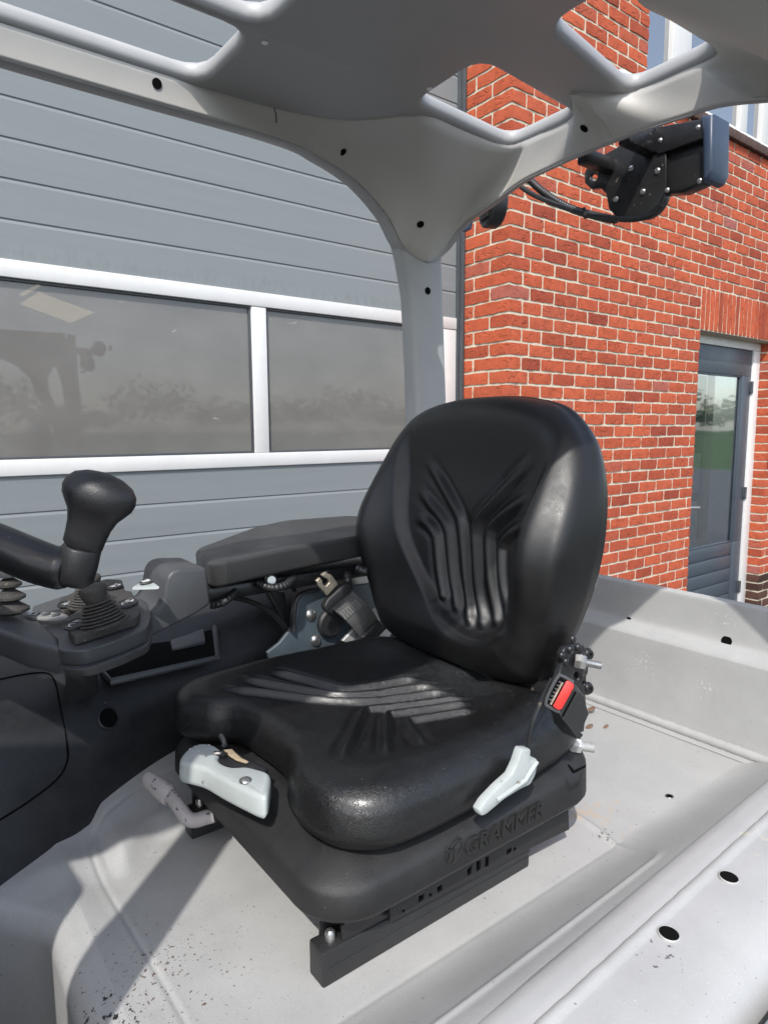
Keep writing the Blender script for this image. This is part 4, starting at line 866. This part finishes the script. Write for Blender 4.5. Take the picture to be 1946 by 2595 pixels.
q = MB(); c = tx(1236, 522, 1.86); ax = nrm(V(-0.85, 0.35, 0.05))
q.lathe([(0.066, -0.05), (0.074, -0.04), (0.076, 0.0), (0.067, 0.008), (0.060, 0.004), (0.0, 0.004)], c, ax, 30)
u = nrm(np.cross(ax, EZ)); w = np.cross(ax, u)
for k in (-0.03, -0.01, 0.01, 0.03): q.prism([c+ax*0.005+u*k-w*0.045, c+ax*0.005+u*(k+0.008)-w*0.045, c+ax*0.005+u*(k+0.008)+w*0.045, c+ax*0.005+u*k+w*0.045], ax*0.008, 0.001)
q.build('alarm_horn', ['blk'], fk, S)
q = MB(); out = [tx(*p, 1.93) for p in ((1160, 585), (1168, 560), (1185, 548), (1196, 560), (1192, 580), (1178, 588))]
q.plateX(out, [], 0.014, 0.003); q.build('horn_bracket', ['blue'], fk, S)
# ================================================================== DRIVER SEAT
seat = empty('driver_seat', (0.9*S, 1.27*S, -1.0*S+H0), 'black vinyl suspension seat with embossed logo on slide rails in the forklift cab', 'seat')
# ---- spacer blocks and slide rails
for y0 in (0.93, 1.50):
    q = MB(); x0 = 0.567 if y0 < 1 else 0.548
    q.prism([V(x0, y0, -1.0), V(1.125, y0, -1.0), V(1.126, y0, -0.944), V(x0, y0, -0.930)], V(0, 0.048, 0), 0.005, 0, 2)
    q.tube([V(x0+0.004, y0-0.0003, -0.966), V(1.12, y0-0.0003, -0.975)], 0.0012, 5)
    q.build('spacer_block', ['blk'], seat, S)
    q = MB(); q.box((x0+0.045, y0+0.004, -0.934), (1.20, y0+0.009, -0.898)); q.box((x0+0.045, y0+0.0095, -0.937), (1.20, y0+0.042, -0.931), 0.001)
    q.box((x0+0.02, y0+0.040, -0.933), (1.22, y0+0.046, -0.880), 0.002); q.tube([V(x0+0.05, y0+0.007, -0.899), V(1.2, y0+0.007, -0.907)], 0.004, 8)
    q.lathe([(0.010, 0), (0.010, 0.014), (0.006, 0.019), (0, 0.019)], V(x0+0.032, y0+0.024, -0.931), EZ, 12, 1)
    q.build('slide_rail', ['gloss', 'zinc'], seat, S)
q = MB(); y0 = 0.924                               # outer rail with punched slots
def Rp(px, py): p = ty(px, py, y0); return p
out = [Rp(*p) for p in ((985, 2286), (1436, 2052), (1438, 2100), (1345, 2145), (985, 2334))]
def sq(pts): return [Rp(*p) for p in pts]
K = 0.2170; f2 = lambda x, y: (1060+x*K, 2020+y*K)
holes = [sq([f2(*p) for p in h]) for h in ([(205, 1040), (262, 1005), (262, 1070), (205, 1105)], [(555, 830), (612, 775), (600, 880), (555, 910)], [(662, 745), (710, 722), (706, 835), (660, 860)], [(765, 695), (806, 675), (804, 790), (760, 810)], [(1010, 610), (1075, 575), (1070, 630), (1015, 668)])]
holes.append(sq([(1060+1110*K+3.5*math.cos(a), 2020+600*K+6*math.sin(a)) for a in np.linspace(0, 6.28, 12, endpoint=False)]))
holes.append(sq([(1019+3.5*math.cos(a), 2305+4*math.sin(a)) for a in np.linspace(0, 6.28, 10, endpoint=False)]))
holes.append(sq([(1087+3.5*math.cos(a), 2265+5*math.sin(a)) for a in np.linspace(0, 6.28, 10, endpoint=False)]))
holes.append(sq([(1058, 2268), (1071, 2262), (1069, 2277), (1056, 2284)]))
q.plateY(out, holes, 0.010, 0.0015); q.tube([Rp(986, 2287)+V(0, -0.001, 0.001), Rp(1436, 2053)+V(0, -0.001, 0.001)], 0.003, 6)
q.box((0.735, 0.932, -0.93), (1.21, 0.935, -0.905), 0, 1)
q.build('slide_rail', ['shell', 'void'], seat, S)
# ---- suspension shell
q = MB(); rings = []
for z, ins, ry in ((-0.880, 0.085, 0.09), (-0.874, 0.035, 0.09), (-0.863, 0.008, 0.11), (-0.850, 0.0, 0.11), (-0.811, 0.002, 0.11), (-0.802, 0.005, 0.11), (-0.796, 0.011, 0.11), (-0.791, 0.019, 0.10), (-0.779, 0.044, 0.09), (-0.768, 0.066, 0.08), (-0.760, 0.10, 0.06)):
    pts = rrect(0.540+ins, 1.325-ins*0.8, 0.872+ins, 1.668-ins, max(0.02, ry-ins*0.3), 8)
    rings.append([V(a, b, z+0.03*max(0, (a-1.1))/0.2*(1 if z > -0.83 else 0)) for a, b in pts])
q.loft(rings)
base = q.build('base_shell', ['shell'], seat, S, 60)
q = MB(); rings = []
for z, ins in ((-0.87, 0.0), (-0.915, 0.02), (-0.935, 0.06)):
    rings.append([V(a, b, z) for a, b in rrect(0.62+ins, 1.18, 1.00, 1.46-ins, 0.05, 6)])
q.loft(rings); q.build('lower_bellows', ['blk'], seat, S, 50)
# embossed lettering and emblem on the near side of the shell
q = MB(); pA = ty(1176, 2168, 0.8702); pB = ty(1372, 2062, 0.8702); exx = nrm(pB-pA); ezz = nrm(np.cross(exx, EY)); ezz = ezz if ezz[2] > 0 else -ezz
ezz = nrm(ezz + exx*0.16)
q.text('GRAMMER', 0.0505, pA-ezz*0.004, exx*1.0, ezz, 0.0029, 0, 0.0)
sc_ = None
q.build('lettering', ['shell'], seat, S, 50)
q = MB(); c = ty(1150, 2155, 0.8712)
for k in range(-3, 4):
    if k == 0: continue
    s_ = 1 if k > 0 else -1; a = abs(k)
    q.tube(cr([c+exx*0.0035*k*0.9-ezz*0.021, c+exx*0.0035*k*0.9-ezz*0.002, c+exx*(0.0045*a*s_)+ezz*(0.008-0.002*a), c+exx*s_*0.019+ezz*(0.020-0.0065*a)], 5), 0.0015, 6)
q.tube(cr([c+exx*0.021*math.cos(t)+ezz*0.026*math.sin(t) for t in np.linspace(0.2, 2.94, 10)], 3), 0.0014, 6)
q.tube(cr([c+exx*0.0195*math.cos(t)+ezz*0.026*math.sin(t) for t in np.linspace(3.3, 6.1, 10)], 3), 0.0012, 6)
q.build('emblem', ['shell'], seat, S)
q = MB(); P = [tz(*p, -0.735) for p in ((1433, 1943), (1447, 1958), (1476, 1944), (1476, 1950), (1449, 1965), (1444, 1963))]
q.prism([p+V(0, -0.004, 0.006) for p in P], V(0, -0.004, 0.003), 0); q.build('shell_slot', ['void'], base, S)
# ---- cushion
def outline_ring(pts, n):
    P = cr([V(*p) for p in pts], 16, True); P = np.asarray(P); d = np.linalg.norm(np.roll(P, -1, 0)-P, axis=1); s_ = np.concatenate([[0], np.cumsum(d)])
    Pc = np.concatenate([P, P[:1]]); t = np.linspace(0, s_[-1], n, endpoint=False)
    return np.stack([np.interp(t, s_, Pc[:, k]) for k in range(2)], 1)
co = [(1.25, .91), (1.10, .882), (.9, .872), (.75, .870), (.662, .886), (.602, .942), (.584, 1.02), (.594, 1.09), (.630, 1.152), (.648, 1.22), (.646, 1.34), (.632, 1.425), (.582, 1.475), (.546, 1.54), (.558, 1.62), (.62, 1.672), (.76, 1.690), (.95, 1.685), (1.1, 1.668), (1.22, 1.625), (1.285, 1.54), (1.295, 1.4), (1.295, 1.25), (1.29, 1.08), (1.28, .95)]
NA, NR = 420, 130
O2 = outline_ring(co, NA); cen = V(0.955, 1.27)
def cus_z(P):
    X, Y = P[:, 0], P[:, 1]
    d, _ = seg_dist(P, list(O2)+[O2[0]]); R = 0.047
    t = np.clip(d/R, 0, 1); z = -0.706+0.060*np.sqrt(np.clip(1-(1-t)**2.1, 0, 1))
    side = np.exp(-((np.abs(Y-1.272)-0.345)/0.085)**2)
    z = z + 0.020*side*sstep(0.02, 0.09, d)*sstep(0.50, 0.85, X) + 0.022*sstep(1.02, 1.26, X)*sstep(0.0, 0.1, d)*(0.45+0.55*np.clip(np.abs(Y-1.27)/0.3, 0, 1))
    z = z - 0.020*np.exp(-((X-0.98)/0.27)**2-((Y-1.27)/0.22)**2)
    z = z + 0.003*np.exp(-((X-0.64)/0.09)**2)*sstep(0.02, 0.1, d)
    # crease at the seat / back junction
    z = z - 0.035*np.exp(-((X-1.235)/0.035)**2-((Y-1.20)/0.035)**2)
    return z
cus_f = lambda x, y: (420+x*0.6751, 1580+y*0.6751)
CP = [[(1090, 262), (1000, 262), (760, 292), (660, 292), (570, 285), (400, 262), (200, 236)],
      [(1040, 236), (940, 240), (720, 268), (640, 268), (560, 256), (420, 230), (265, 196)],
      [(965, 208), (880, 215), (690, 243), (620, 234), (540, 212), (460, 190), (385, 168)],
      [(1130, 272), (1040, 290), (800, 318), (745, 328), (728, 360), (690, 440), (655, 510)],
      [(1150, 292), (1050, 312), (860, 338), (830, 352), (828, 400), (826, 450), (828, 495)],
      [(1165, 320), (1080, 338), (930, 362), (910, 372), (930, 410), (955, 440), (975, 462)]]
CR = []
for path in CP:
    pts = []
    for p in path:
        px, py = cus_f(*p); q = tz(px, py, -0.652)
        for it in range(3): q = tz(px, py, float(cus_z(np.array([[q[0], q[1]]]))[0]))
        pts.append(V(q[0], q[1]))
    CR.append(cr(pts, 5))
rs = np.linspace(1, 0, NR)**0.85
rs[0] = 1
G = []
for r in rs: G.append(cen+(O2-cen)*r)
P = np.concatenate(G); z = cus_z(P)
for path in CR:
    d, fr = seg_dist(P, path); amp = 0.0105*sstep(0, 0.10, fr)*sstep(1.0, 0.86, fr)
    z = z + amp*(np.exp(-(d/0.0085)**2)-0.55*np.exp(-((d-0.019)/0.009)**2))
z = z - 0.006*np.exp(-((P[:, 0]-0.73)/0.02)**2)*0
rows = [np.concatenate([G[k], z[k*NA:(k+1)*NA, None]], 1) for k in range(NR)]
nrm2 = np.roll(O2, -1, 0)-np.roll(O2, 1, 0); nrm2 = np.stack([nrm2[:, 1], -nrm2[:, 0]], 1); nrm2 /= np.linalg.norm(nrm2, axis=1)[:, None]
if np.sum((O2-cen)*nrm2) < 0: nrm2 = -nrm2
low = []
for zz, off in ((-0.742, -0.06), (-0.755, -0.040), (-0.7585, -0.028), (-0.756, -0.018), (-0.744, -0.006), (-0.732, 0.000), (-0.718, 0.002)):
    low.append(np.concatenate([O2+nrm2*off, np.full((NA, 1), zz)], 1))
q = MB(); q.grid(low+rows, 0, wrapv=True); q.f.append(tuple(range(NA))[::-1]); q.m.append(0)
cush = q.build('cushion', ['vinyl_dust'], seat, S, 70)
# ---- backrest
Ob = V(1.262, 1.318, -0.640); tilt = math.radians(9.5); EV = -EY; EU = V(math.sin(tilt), 0, math.cos(tilt)); EN = V(-math.cos(tilt), 0, math.sin(tilt))
BO = [(0, -0.015), (.16, -0.012), (.268, 0.008), (.312, 0.060), (.348, 0.14), (.380, 0.24), (.396, 0.34), (.394, 0.44), (.375, 0.54), (.333, 0.63), (.252, 0.70), (.130, 0.730), (0, 0.737)]
BO = BO+[(-a, b) for a, b in BO[-2:0:-1]]
NA, NR = 420, 140
O2 = outline_ring(BO, NA); cen = V(0, 0.36)
panel = outline_ring([(0, 0.085), (.09, 0.105), (.16, 0.18), (.215, 0.30), (.265, 0.45), (.28, 0.60), (.22, 0.80), (-.22, 0.80), (-.27, 0.60), (-.25, 0.45), (-.21, 0.30), (-.16, 0.18), (-.09, 0.105)], 200)
def inside(P, poly):
    x, y = P[:, 0], P[:, 1]; c = np.zeros(len(P), bool); n = len(poly); j = n-1
    for i in range(n):
        xi, yi = poly[i]; xj, yj = poly[j]
        k = ((yi > y) != (yj > y)) & (x < (xj-xi)*(y-yi)/(yj-yi+1e-12)+xi); c ^= k; j = i
    return c
def back_h(P):
    v, u = P[:, 0], P[:, 1]
    d, _ = seg_dist(P, list(O2)+[O2[0]]); R = 0.085; t = np.clip(d/R, 0, 1); h = 0.082*np.sqrt(np.clip(1-(1-t)**2.2, 0, 1))
    bol = np.exp(-((np.abs(v)-0.325)/0.058)**2)*np.exp(-((u-0.34)/0.24)**2); h = h+0.034*bol*sstep(0.02, 0.1, d)
    h = h+0.024*np.exp(-((u-0.08)/0.07)**2)*sstep(0.0, 0.1, d)
    Pp = np.stack([v-0.085*(1-sstep(0.08, 0.36, u))-0.02, u], 1); dp, _ = seg_dist(Pp, list(panel)+[panel[0]]); s_ = np.where(inside(Pp, panel), dp, -dp)
    h = h+0.022*np.exp(-((u-0.42)/0.13)**2-((v-0.03)/0.2)**2)-0.020*np.exp(-((u-0.14)/0.075)**2-((v-0.10)/0.12)**2)
    h = h-0.024*sstep(-0.018, 0.022, s_)*(1-0.9*sstep(0.48, 0.66, u))
    return h
wrap = lambda P2: 0.095*(np.abs(P2[:, 0])/0.40)**2.2*np.exp(-((P2[:, 1]-0.31)/0.20)**2)
bf = lambda x, y: (880+x*0.40989, 980+y*0.40989)
BP = [[(770, 1500), (750, 1350), (715, 1000), (705, 900), (690, 800), (640, 700), (560, 560), (460, 415)], [(685, 1410), (650, 1200), (628, 960), (618, 880), (590, 820), (520, 730), (425, 610)],
      [(600, 1330), (570, 1150), (550, 960), (545, 925), (515, 870), (470, 830), (410, 795)], [(835, 1520), (810, 1300), (786, 1000), (785, 890), (815, 810), (900, 710), (1050, 550), (1185, 405)],
      [(915, 1500), (890, 1250), (868, 1000), (872, 910), (900, 850), (1000, 760), (1165, 630)], [(980, 1450), (960, 1250), (945, 1030), (955, 975), (985, 930), (1050, 880), (1120, 835)]]
def on_back(px, py, h=0.075):
    r_ = ray(px, py); O = Ob+EN*h; t = np.dot(O, EN)/np.dot(r_, EN); q = r_*t-Ob; return V(np.dot(q, EV), np.dot(q, EU))
BP.append([(565, 1360), (590, 1410), (640, 1465), (710, 1520), (800, 1558), (880, 1562), (945, 1530), (990, 1485)])
BR = []
for path in BP:
    pts = []
    for p in path:
        px, py = bf(*p); q = on_back(px, py)
        for it in range(6): q = on_back(px, py, float(back_h(np.array([q]))[0]+wrap(np.array([q]))[0]))
        pts.append(q)
    BR.append(cr(pts, 6))
G = [cen+(O2-cen)*r for r in np.concatenate([[1], np.linspace(0.995, 0, NR-1)**0.9])]
P = np.concatenate(G); h = back_h(P)
for kk, path in enumerate(BR):
    d, fr = seg_dist(P, path)
    if kk == 6:
        h = h+0.010*sstep(0, 0.12, fr)*sstep(1, 0.85, fr)*np.exp(-(d/0.011)**2); continue
    amp = 0.0110*sstep(0, 0.06, fr)*sstep(1.0, 0.75, fr)
    h = h+amp*(np.exp(-(d/0.0125)**2)-0.5*np.exp(-((d-0.024)/0.010)**2))
def pt(P2, hh, w=1.0): return Ob+P2[:, :1]*EV+P2[:, 1:]*EU+(hh+w*wrap(P2))[:, None]*EN
rows = [pt(G[k], h[k*NA:(k+1)*NA]) for k in range(NR)]
nrm2 = np.roll(O2, -1, 0)-np.roll(O2, 1, 0); nrm2 = np.stack([nrm2[:, 1], -nrm2[:, 0]], 1); nrm2 /= np.linalg.norm(nrm2, axis=1)[:, None]
if np.sum((O2-cen)*nrm2) < 0: nrm2 = -nrm2
low = [pt(O2+nrm2*o, np.full(NA, hh), w) for hh, o, w in ((-0.050, -0.045, 0), (-0.047, -0.018, 0), (-0.040, -0.002, 0.05), (-0.022, 0.005, 0.3), (-0.008, 0.004, 0.75))]
q = MB(); q.grid(low+rows, 0, wrapv=True); q.f.append(tuple(range(NA))[::-1]); q.m.append(0)
back = q.build('backrest', ['vinyl'], seat, S, 70)
q = MB(); q.grid([pt(cen+(O2-cen)*r, np.full(NA, hh), 0) for r, hh in ((0.90, -0.047), (0.89, -0.062), (0.84, -0.075), (0.5, -0.085), (0.01, -0.088))], 0, wrapv=True); q.build('back_cover', ['shell'], seat, S, 60)
q = MB(); c = tx(1490, 1438, 1.47); q.lathe([(0.0, -0.012), (0.05, -0.012), (0.062, 0.0), (0.066, 0.05), (0.062, 0.10), (0, 0.11)], c+V(0.0, 0.10, -0.005), -EY, 26, 0, True, (0.75, 1.25), EX)
q.build('document_holder', ['light'], seat, S)
# ---- near side bracket with bolts, buckle and height lever
YB = 0.945
q = MB(); bq = lambda x, y: (1380+x*0.1538, 1590+y*0.1538)
out = [ty(*bq(*p), YB) for p in ((235, 420), (290, 310), (370, 270), (450, 262), (520, 245), (590, 270), (635, 340), (645, 470), (640, 800), (625, 1100), (640, 1300), (600, 1700), (420, 1750), (180, 1650), (60, 1600), (40, 1200), (130, 900), (190, 760), (250, 580), (222, 500))]
holes = [[ty(*bq(475+40*math.cos(a), 790+75*math.sin(a)), YB) for a in np.linspace(0, 6.283, 14, endpoint=False)], [ty(*bq(592+22*math.cos(a), 905+35*math.sin(a)), YB) for a in np.linspace(0, 6.283, 12, endpoint=False)]]
q.plateY(out, holes, 0.018, 0.004); brk = q.build('side_bracket', ['gloss'], seat, S)
q = MB(); q.box((1.16, 0.955, -0.80), (1.33, 1.60, -0.70), 0.01); q.box((1.262, 0.957, -0.70), (1.335, 1.60, -0.62), 0.008); q.box((1.33, 1.03, -0.72), (1.39, 1.56, -0.50), 0.008); q.build('back_frame', ['gloss'], seat, S)
def boltx(px, py, y, r, L, hexr=None, ax=V(0.12, -1, -0.06)):
    c = ty(px, py, y); a = nrm(ax); q = MB()
    if hexr: q.lathe([(hexr*0.9, 0), (hexr, 0.004), (hexr, 0.022), (hexr*0.9, 0.026)], c, a, 6)
    prof = []; n = int(L/0.005)
    for k in range(n): prof += [(r*0.90, 0.02+k*L/n), (r, 0.02+(k+0.5)*L/n)]
    prof += [(r*0.85, 0.02+L), (r*0.5, 0.021+L), (r*0.45, 0.018+L), (0, 0.018+L)]
    q.lathe(prof, c, a, 14); return q
boltx(1455, 1674, YB-0.009, 0.0092, 0.042, 0.0180, V(0.62, -0.75, -0.12)).build('hex_bolt', ['zinc'], brk, S, 30)
boltx(1444, 1886, YB-0.012, 0.0118, 0.036, 0.018, V(0.62, -0.75, -0.06)).build('hex_bolt', ['alu'], brk, S, 30)
for x, y in ((280, 460), (415, 360), (545, 325), (345, 560), (605, 470), (460, 190)):
    q = MB(); q.dome(ty(*bq(x, y), YB-0.009), -EY, 0.010, 0.008, 12); q.build('rivet', ['gloss'], brk, S)
for x, y in ((692, 440), (692, 1000)):
    q = MB(); c = ty(*bq(x, y), YB+0.06); q.lathe([(0.010, -0.09), (0.010, 0), (0.017, 0), (0.0175, 0.004), (0.012, 0.012), (0.006, 0.013), (0.005, 0.008), (0, 0.008)], c, nrm(V(-0.15, -0.98, 0.1)), 16); q.build('cap_screw', ['gloss'], brk, S)
q = MB(); q.tube(cr([ty(*bq(*p), YB+0.02) for p in ((615, 640), (660, 640), (670, 700), (655, 760), (615, 790))], 6), 0.006, 8); q.build('wire_loop', ['gloss'], brk, S)
for px, py, r in ((1394, 1893, 0.019), (1399, 1858, 0.013)):
    q = MB(); c = ty(px, py, 0.93); q.lathe([(r, 0), (r, 0.005), (r*0.8, 0.010), (r*0.45, 0.011), (r*0.4, 0.006), (0, 0.006)], c, nrm(V(-0.25, -0.95, 0.1)), 18); q.build('torx_screw', ['gloss'], brk, S)
# buckle: box with slotted mouth and red button, on a stalk
q = MB(); D0 = 1.395
fc = [at(*bq(*p), D0) for p in ((12, 1270), (60, 1100), (215, 815), (290, 805), (470, 905), (560, 1050), (300, 1520), (215, 1385))]
bd = [at(*bq(*p), D0+0.055) for p in ((150, 1570), (200, 1450), (420, 1100), (440, 1080), (600, 1150), (720, 1430), (540, 1840), (300, 1740))]
mid = [at(*bq(*p), D0+0.025) for p in ((110, 1400), (150, 1250), (330, 920), (400, 900), (560, 1010), (640, 1150), (430, 1680), (255, 1560))]
q.loft([fc, mid, bd]); bk = q.build('buckle', ['blk'], seat, S, 30)
nf = nrm(-at(1430, 1780, 1.0)); 
q = MB(); P = [at(*bq(*p), D0-0.003) for p in ((38, 1262), (75, 1130), (215, 860), (270, 838), (330, 880), (130, 1320))]
q.prism(P, -nf*0.002, 0)
q.build('buckle_mouth', ['void'], bk, S)
q = MB()
for k in range(6):
    a = at(*bq(70+k*32, 1180-k*58), D0-0.0055); b = at(*bq(130+k*32, 1215-k*58), D0-0.0055); q.tube([a, b], 0.0022, 6)
q.tube([at(*bq(95, 1270), D0-0.006), at(*bq(290, 905), D0-0.006)], 0.0025, 6, 1); q.tube(cr([at(*bq(*p), D0-0.006) for p in ((12, 1272), (60, 1100), (215, 815), (290, 803), (470, 905))], 5), 0.0035, 6, 2); q.tube([at(*bq(*p), D0-0.006) for p in ((12, 1272), (120, 1340), (215, 1388), (245, 1380))], 0.0035, 6, 2)
q.build('mouth_ribs', ['char', 'tong', 'char'], bk, S)
q = MB(); P = [at(*bq(*p), D0-0.002) for p in ((130, 1300), (350, 890), (380, 878), (465, 925), (480, 985), (280, 1345), (225, 1365))]
q.prism(P, nf*0.013, 0.003); q.build('release_button', ['red'], bk, S)
q = MB(); q.tube([at(*bq(290, 1470), D0-0.004), at(*bq(510, 1060), D0-0.004)], 0.0025, 6); q.build('buckle_groove', ['void'], bk, S)
q = MB(); q.tube(cr([ty(1455, 1860, 0.93), ty(1447, 1872, 0.94), ty(1440, 1886, 0.945)], 4), 0.022, 10, 0, True, 0.4); q.build('buckle_stalk', ['gloss'], bk, S)
# height lever
q = MB(); YL = 0.835
pv = [ty(*p, YL) for p in ((1312, 1935), (1324, 1898), (1346, 1898), (1345, 1930), (1362, 1922), (1363, 1938), (1358, 1965), (1345, 1990), (1322, 2000), (1280, 2026), (1232, 2066), (1220, 2070), (1215, 2056), (1232, 2030), (1268, 1992), (1298, 1965))]
q.prism(pv, V(0, 0.022, 0), 0.005, 0, 2); q.tube([ty(1258, 2028, YL-0.002), ty(1330, 1978, YL-0.003), ty(1360, 1930, YL-0.002)], 0.005, 8)
q.build('height_lever', ['light'], seat, S, 30)
q = MB(); q.tube(cr([ty(*p, 0.87) for p in ((1336, 1900), (1345, 1840), (1365, 1790), (1398, 1720))], 6), 0.0045, 6); q.build('lever_cable', ['gloss'], seat, S)
# ---- front adjuster bar (pale grip with scale window)
hf = lambda x, y: (340+x*0.25316, 1850+y*0.25316)
q = MB(); ZH = -0.700
top = cr([tz(*hf(*p), ZH) for p in ((462, 300), (480, 235), (560, 165), (690, 130), (800, 145), (862, 178), (872, 205), (862, 235), (850, 265), (862, 300), (910, 338), (1000, 366), (1130, 362), (1250, 388), (1362, 432), (1362, 540), (1335, 640), (1250, 645), (1080, 570), (880, 470), (700, 370), (560, 330))], 5, True)
slab(q, top, V(-0.006, -0.008, -0.046), 0.0115)
hnd = q.build('adjuster_grip', ['light'], seat, S, 60)
q = MB(); c = tz(*hf(1115, 505), ZH+0.001); q.dome(c, EZ, 0.013, 0.006, 16); q.build('lock_button', ['zinc'], hnd, S)
q = MB()
for (x, y) in ((560, 190), (610, 165), (660, 150), (630, 190), (680, 178), (720, 160), (590, 215), (650, 215), (750, 150), (770, 175)):
    q.dome(tz(*hf(x, y), ZH), EZ, 0.0022, 0.0015, 8)
q.build('grip_studs', ['sym'], hnd, S)
q = MB(); P = [tz(*hf(*p), ZH-0.006) for p in ((780, 270), (860, 190), (960, 180), (1350, 380), (1300, 410), (1000, 372), (880, 335))]
q.prism(P, V(0, 0, -0.03), 0.004); q.tube(cr([tz(*hf(*p), ZH) for p in ((800, 240), (880, 238), (920, 250))], 4), 0.006, 8)
sw = q.build('scale_plate', ['gloss'], seat, S)
q = MB(); P = [tz(*hf(*p), ZH-0.004) for p in ((900, 212), (985, 205), (1020, 245), (1080, 295), (1150, 330), (1120, 342), (1020, 310), (945, 262))]
q.prism(P, V(0, 0, 0.004), 0.0015); q.build('scale_window', ['amber'], sw, S)
q = MB(); q.tube([tz(*hf(*p), ZH-0.005) for p in ((870, 60), (900, 110), (905, 150))], 0.006, 8); q.build('hinge_pin', ['zinc'], hnd, S)
# slide release lever
q = MB(); ZL = -0.888
pts = cr([tz(545, 2066, ZL), tz(520, 2072, ZL-0.004), tz(495, 2079, ZL-0.006), tz(474, 2072, ZL), tz(455, 2046, ZL+0.015), tz(440, 2026, ZL+0.022), tz(425, 2008, ZL+0.027), tz(410, 1992, ZL+0.03)], 6)
q.tube(pts, 0.0165, 16); rl_ = q.build('slide_lever', ['pink'], seat, S, 60)
q = MB(); g0 = tz(424, 2012, ZL+0.026); g1 = tz(376, 1975, ZL+0.045); ax = nrm(g1-g0); L = np.linalg.norm(g1-g0)
q.lathe([(0.022, -0.012), (0.025, -0.006), (0.0255, L*0.35), (0.023, L*0.6), (0.0225, L*0.95), (0.019, L*1.12), (0.010, L*1.2), (0, L*1.21)], g0, ax, 24, 0, True, (1.0, 0.82), EZ)
q.build('grip', ['pink'], rl_, S, 60)
# ---- far side belt half: bracket, webbing, tongue
bf5 = lambda x, y: (600+x*0.24111, 1440+y*0.24111)
YT = 1.68
q = MB(); out = [ty(*bf5(*p), YT+0.03) for p in ((1100, 760), (1190, 660), (1330, 470), (1480, 380), (1560, 390), (1620, 540), (1640, 640), (1560, 780), (1320, 860))]
q.plateY(out, [[ty(*bf5(1530+32*math.cos(a), 540+45*math.sin(a)), YT+0.03) for a in np.linspace(0, 6.283, 12, endpoint=False)]], 0.014, 0.004); q.build('belt_bracket', ['alu'], seat, S)
q = MB()
A0, A1 = ty(*bf5(985, 410), YT-0.010), ty(*bf5(1215, 240), YT-0.010); B0, B1 = ty(*bf5(1300, 730), YT), ty(*bf5(1490, 545), YT)
rows = []
for t in np.linspace(0, 1, 20):
    a, b = A0+(B0-A0)*t, A1+(B1-A1)*t; bow = V(0, -0.012, 0.004)*math.sin(math.pi*t); rows.append([a+bow+(b-a)*s_+V(0, -0.001*math.sin(s_*60), 0) for s_ in np.linspace(0, 1, 30)])
R_ = np.asarray(rows); q.grid(R_); q.grid(R_+V(0, 0.006, 0))
belt = q.build('belt_webbing', ['web'], seat, S, 60)
q = MB(); P = [ty(*bf5(*p), YT-0.018) for p in ((1075, 470), (1245, 330), (1310, 390), (1130, 540))]
for k in range(9):
    t = k/8
    for e in range(7):
        s0 = (e+0.15)/7; s1 = (e+0.85)/7; a = P[0]+(P[3]-P[0])*t; b = P[1]+(P[2]-P[1])*t; q.tube([a+(b-a)*s0+V(0, -0.003, 0), a+(b-a)*s1+V(0, -0.003, 0)], 0.0008, 4)
q.build('stitching', ['symg'], belt, S)
q = MB(); P = [ty(*bf5(*p), YT-0.022) for p in ((1310, 730), (1350, 700), (1500, 545), (1545, 580), (1590, 600), (1400, 790), (1350, 770))]
q.prism(P, V(0, 0.022, 0), 0.008, 0, 3); q.tube([ty(*bf5(1395, 790), YT-0.015), ty(*bf5(1580, 600), YT-0.015)], 0.006, 8); q.build('belt_slider', ['blk'], belt, S)
q = MB(); P = [ty(*bf5(*p), YT-0.028) for p in ((925, 400), (960, 330), (1130, 175), (1180, 160), (1210, 200), (1215, 250), (985, 430), (1030, 470), (990, 490), (930, 440))]
q.prism(P, V(0, 0.026, 0), 0.008, 0, 3); q.build('tongue_grip', ['blk'], belt, S)
q = MB(); out = [ty(*bf5(*p), YT-0.016) for p in ((825, 130), (865, 95), (890, 125), (895, 165), (930, 190), (962, 150), (950, 110), (920, 100), (888, 75), (890, 60), (930, 35), (965, 65), (980, 62), (1060, 160), (945, 285), (850, 180), (848, 160))]
q.plateY(out, [], 0.012, 0.002); q.build('tongue', ['tong'], belt, S)
# ---- bits of dry leaf on the floor (loose)
for (px, py, z, a, lab) in ((1498, 1798, -0.985, 0.020, 'curled dry leaf by the weld in the rear corner'), (1493, 1842, -0.998, 0.017, 'brown dry leaf flat on the floor nearest the seat buckle'), (1535, 1842, -0.998, 0.012, 'small brown leaf scrap on the floor right of the flat leaf')):
    c = tz(px, py, z); q = MB(); n = 14; rr = []
    for k, r in enumerate((1.0, 0.55, 0.05)): rr.append([c+V(r*a*math.cos(t)*(1+0.15*math.sin(3*t)), r*a*0.55*math.sin(t), 0.002+0.003*math.cos(t)*r+0.002*k) for t in np.linspace(0, 6.283, n, endpoint=False)])
    q.loft(rr); o = q.build('dry_leaf', ['deadleaf'], None, S); tagm(o, lab, 'leaf'); o['group'] = 'dry leaf scraps on the cab floor'
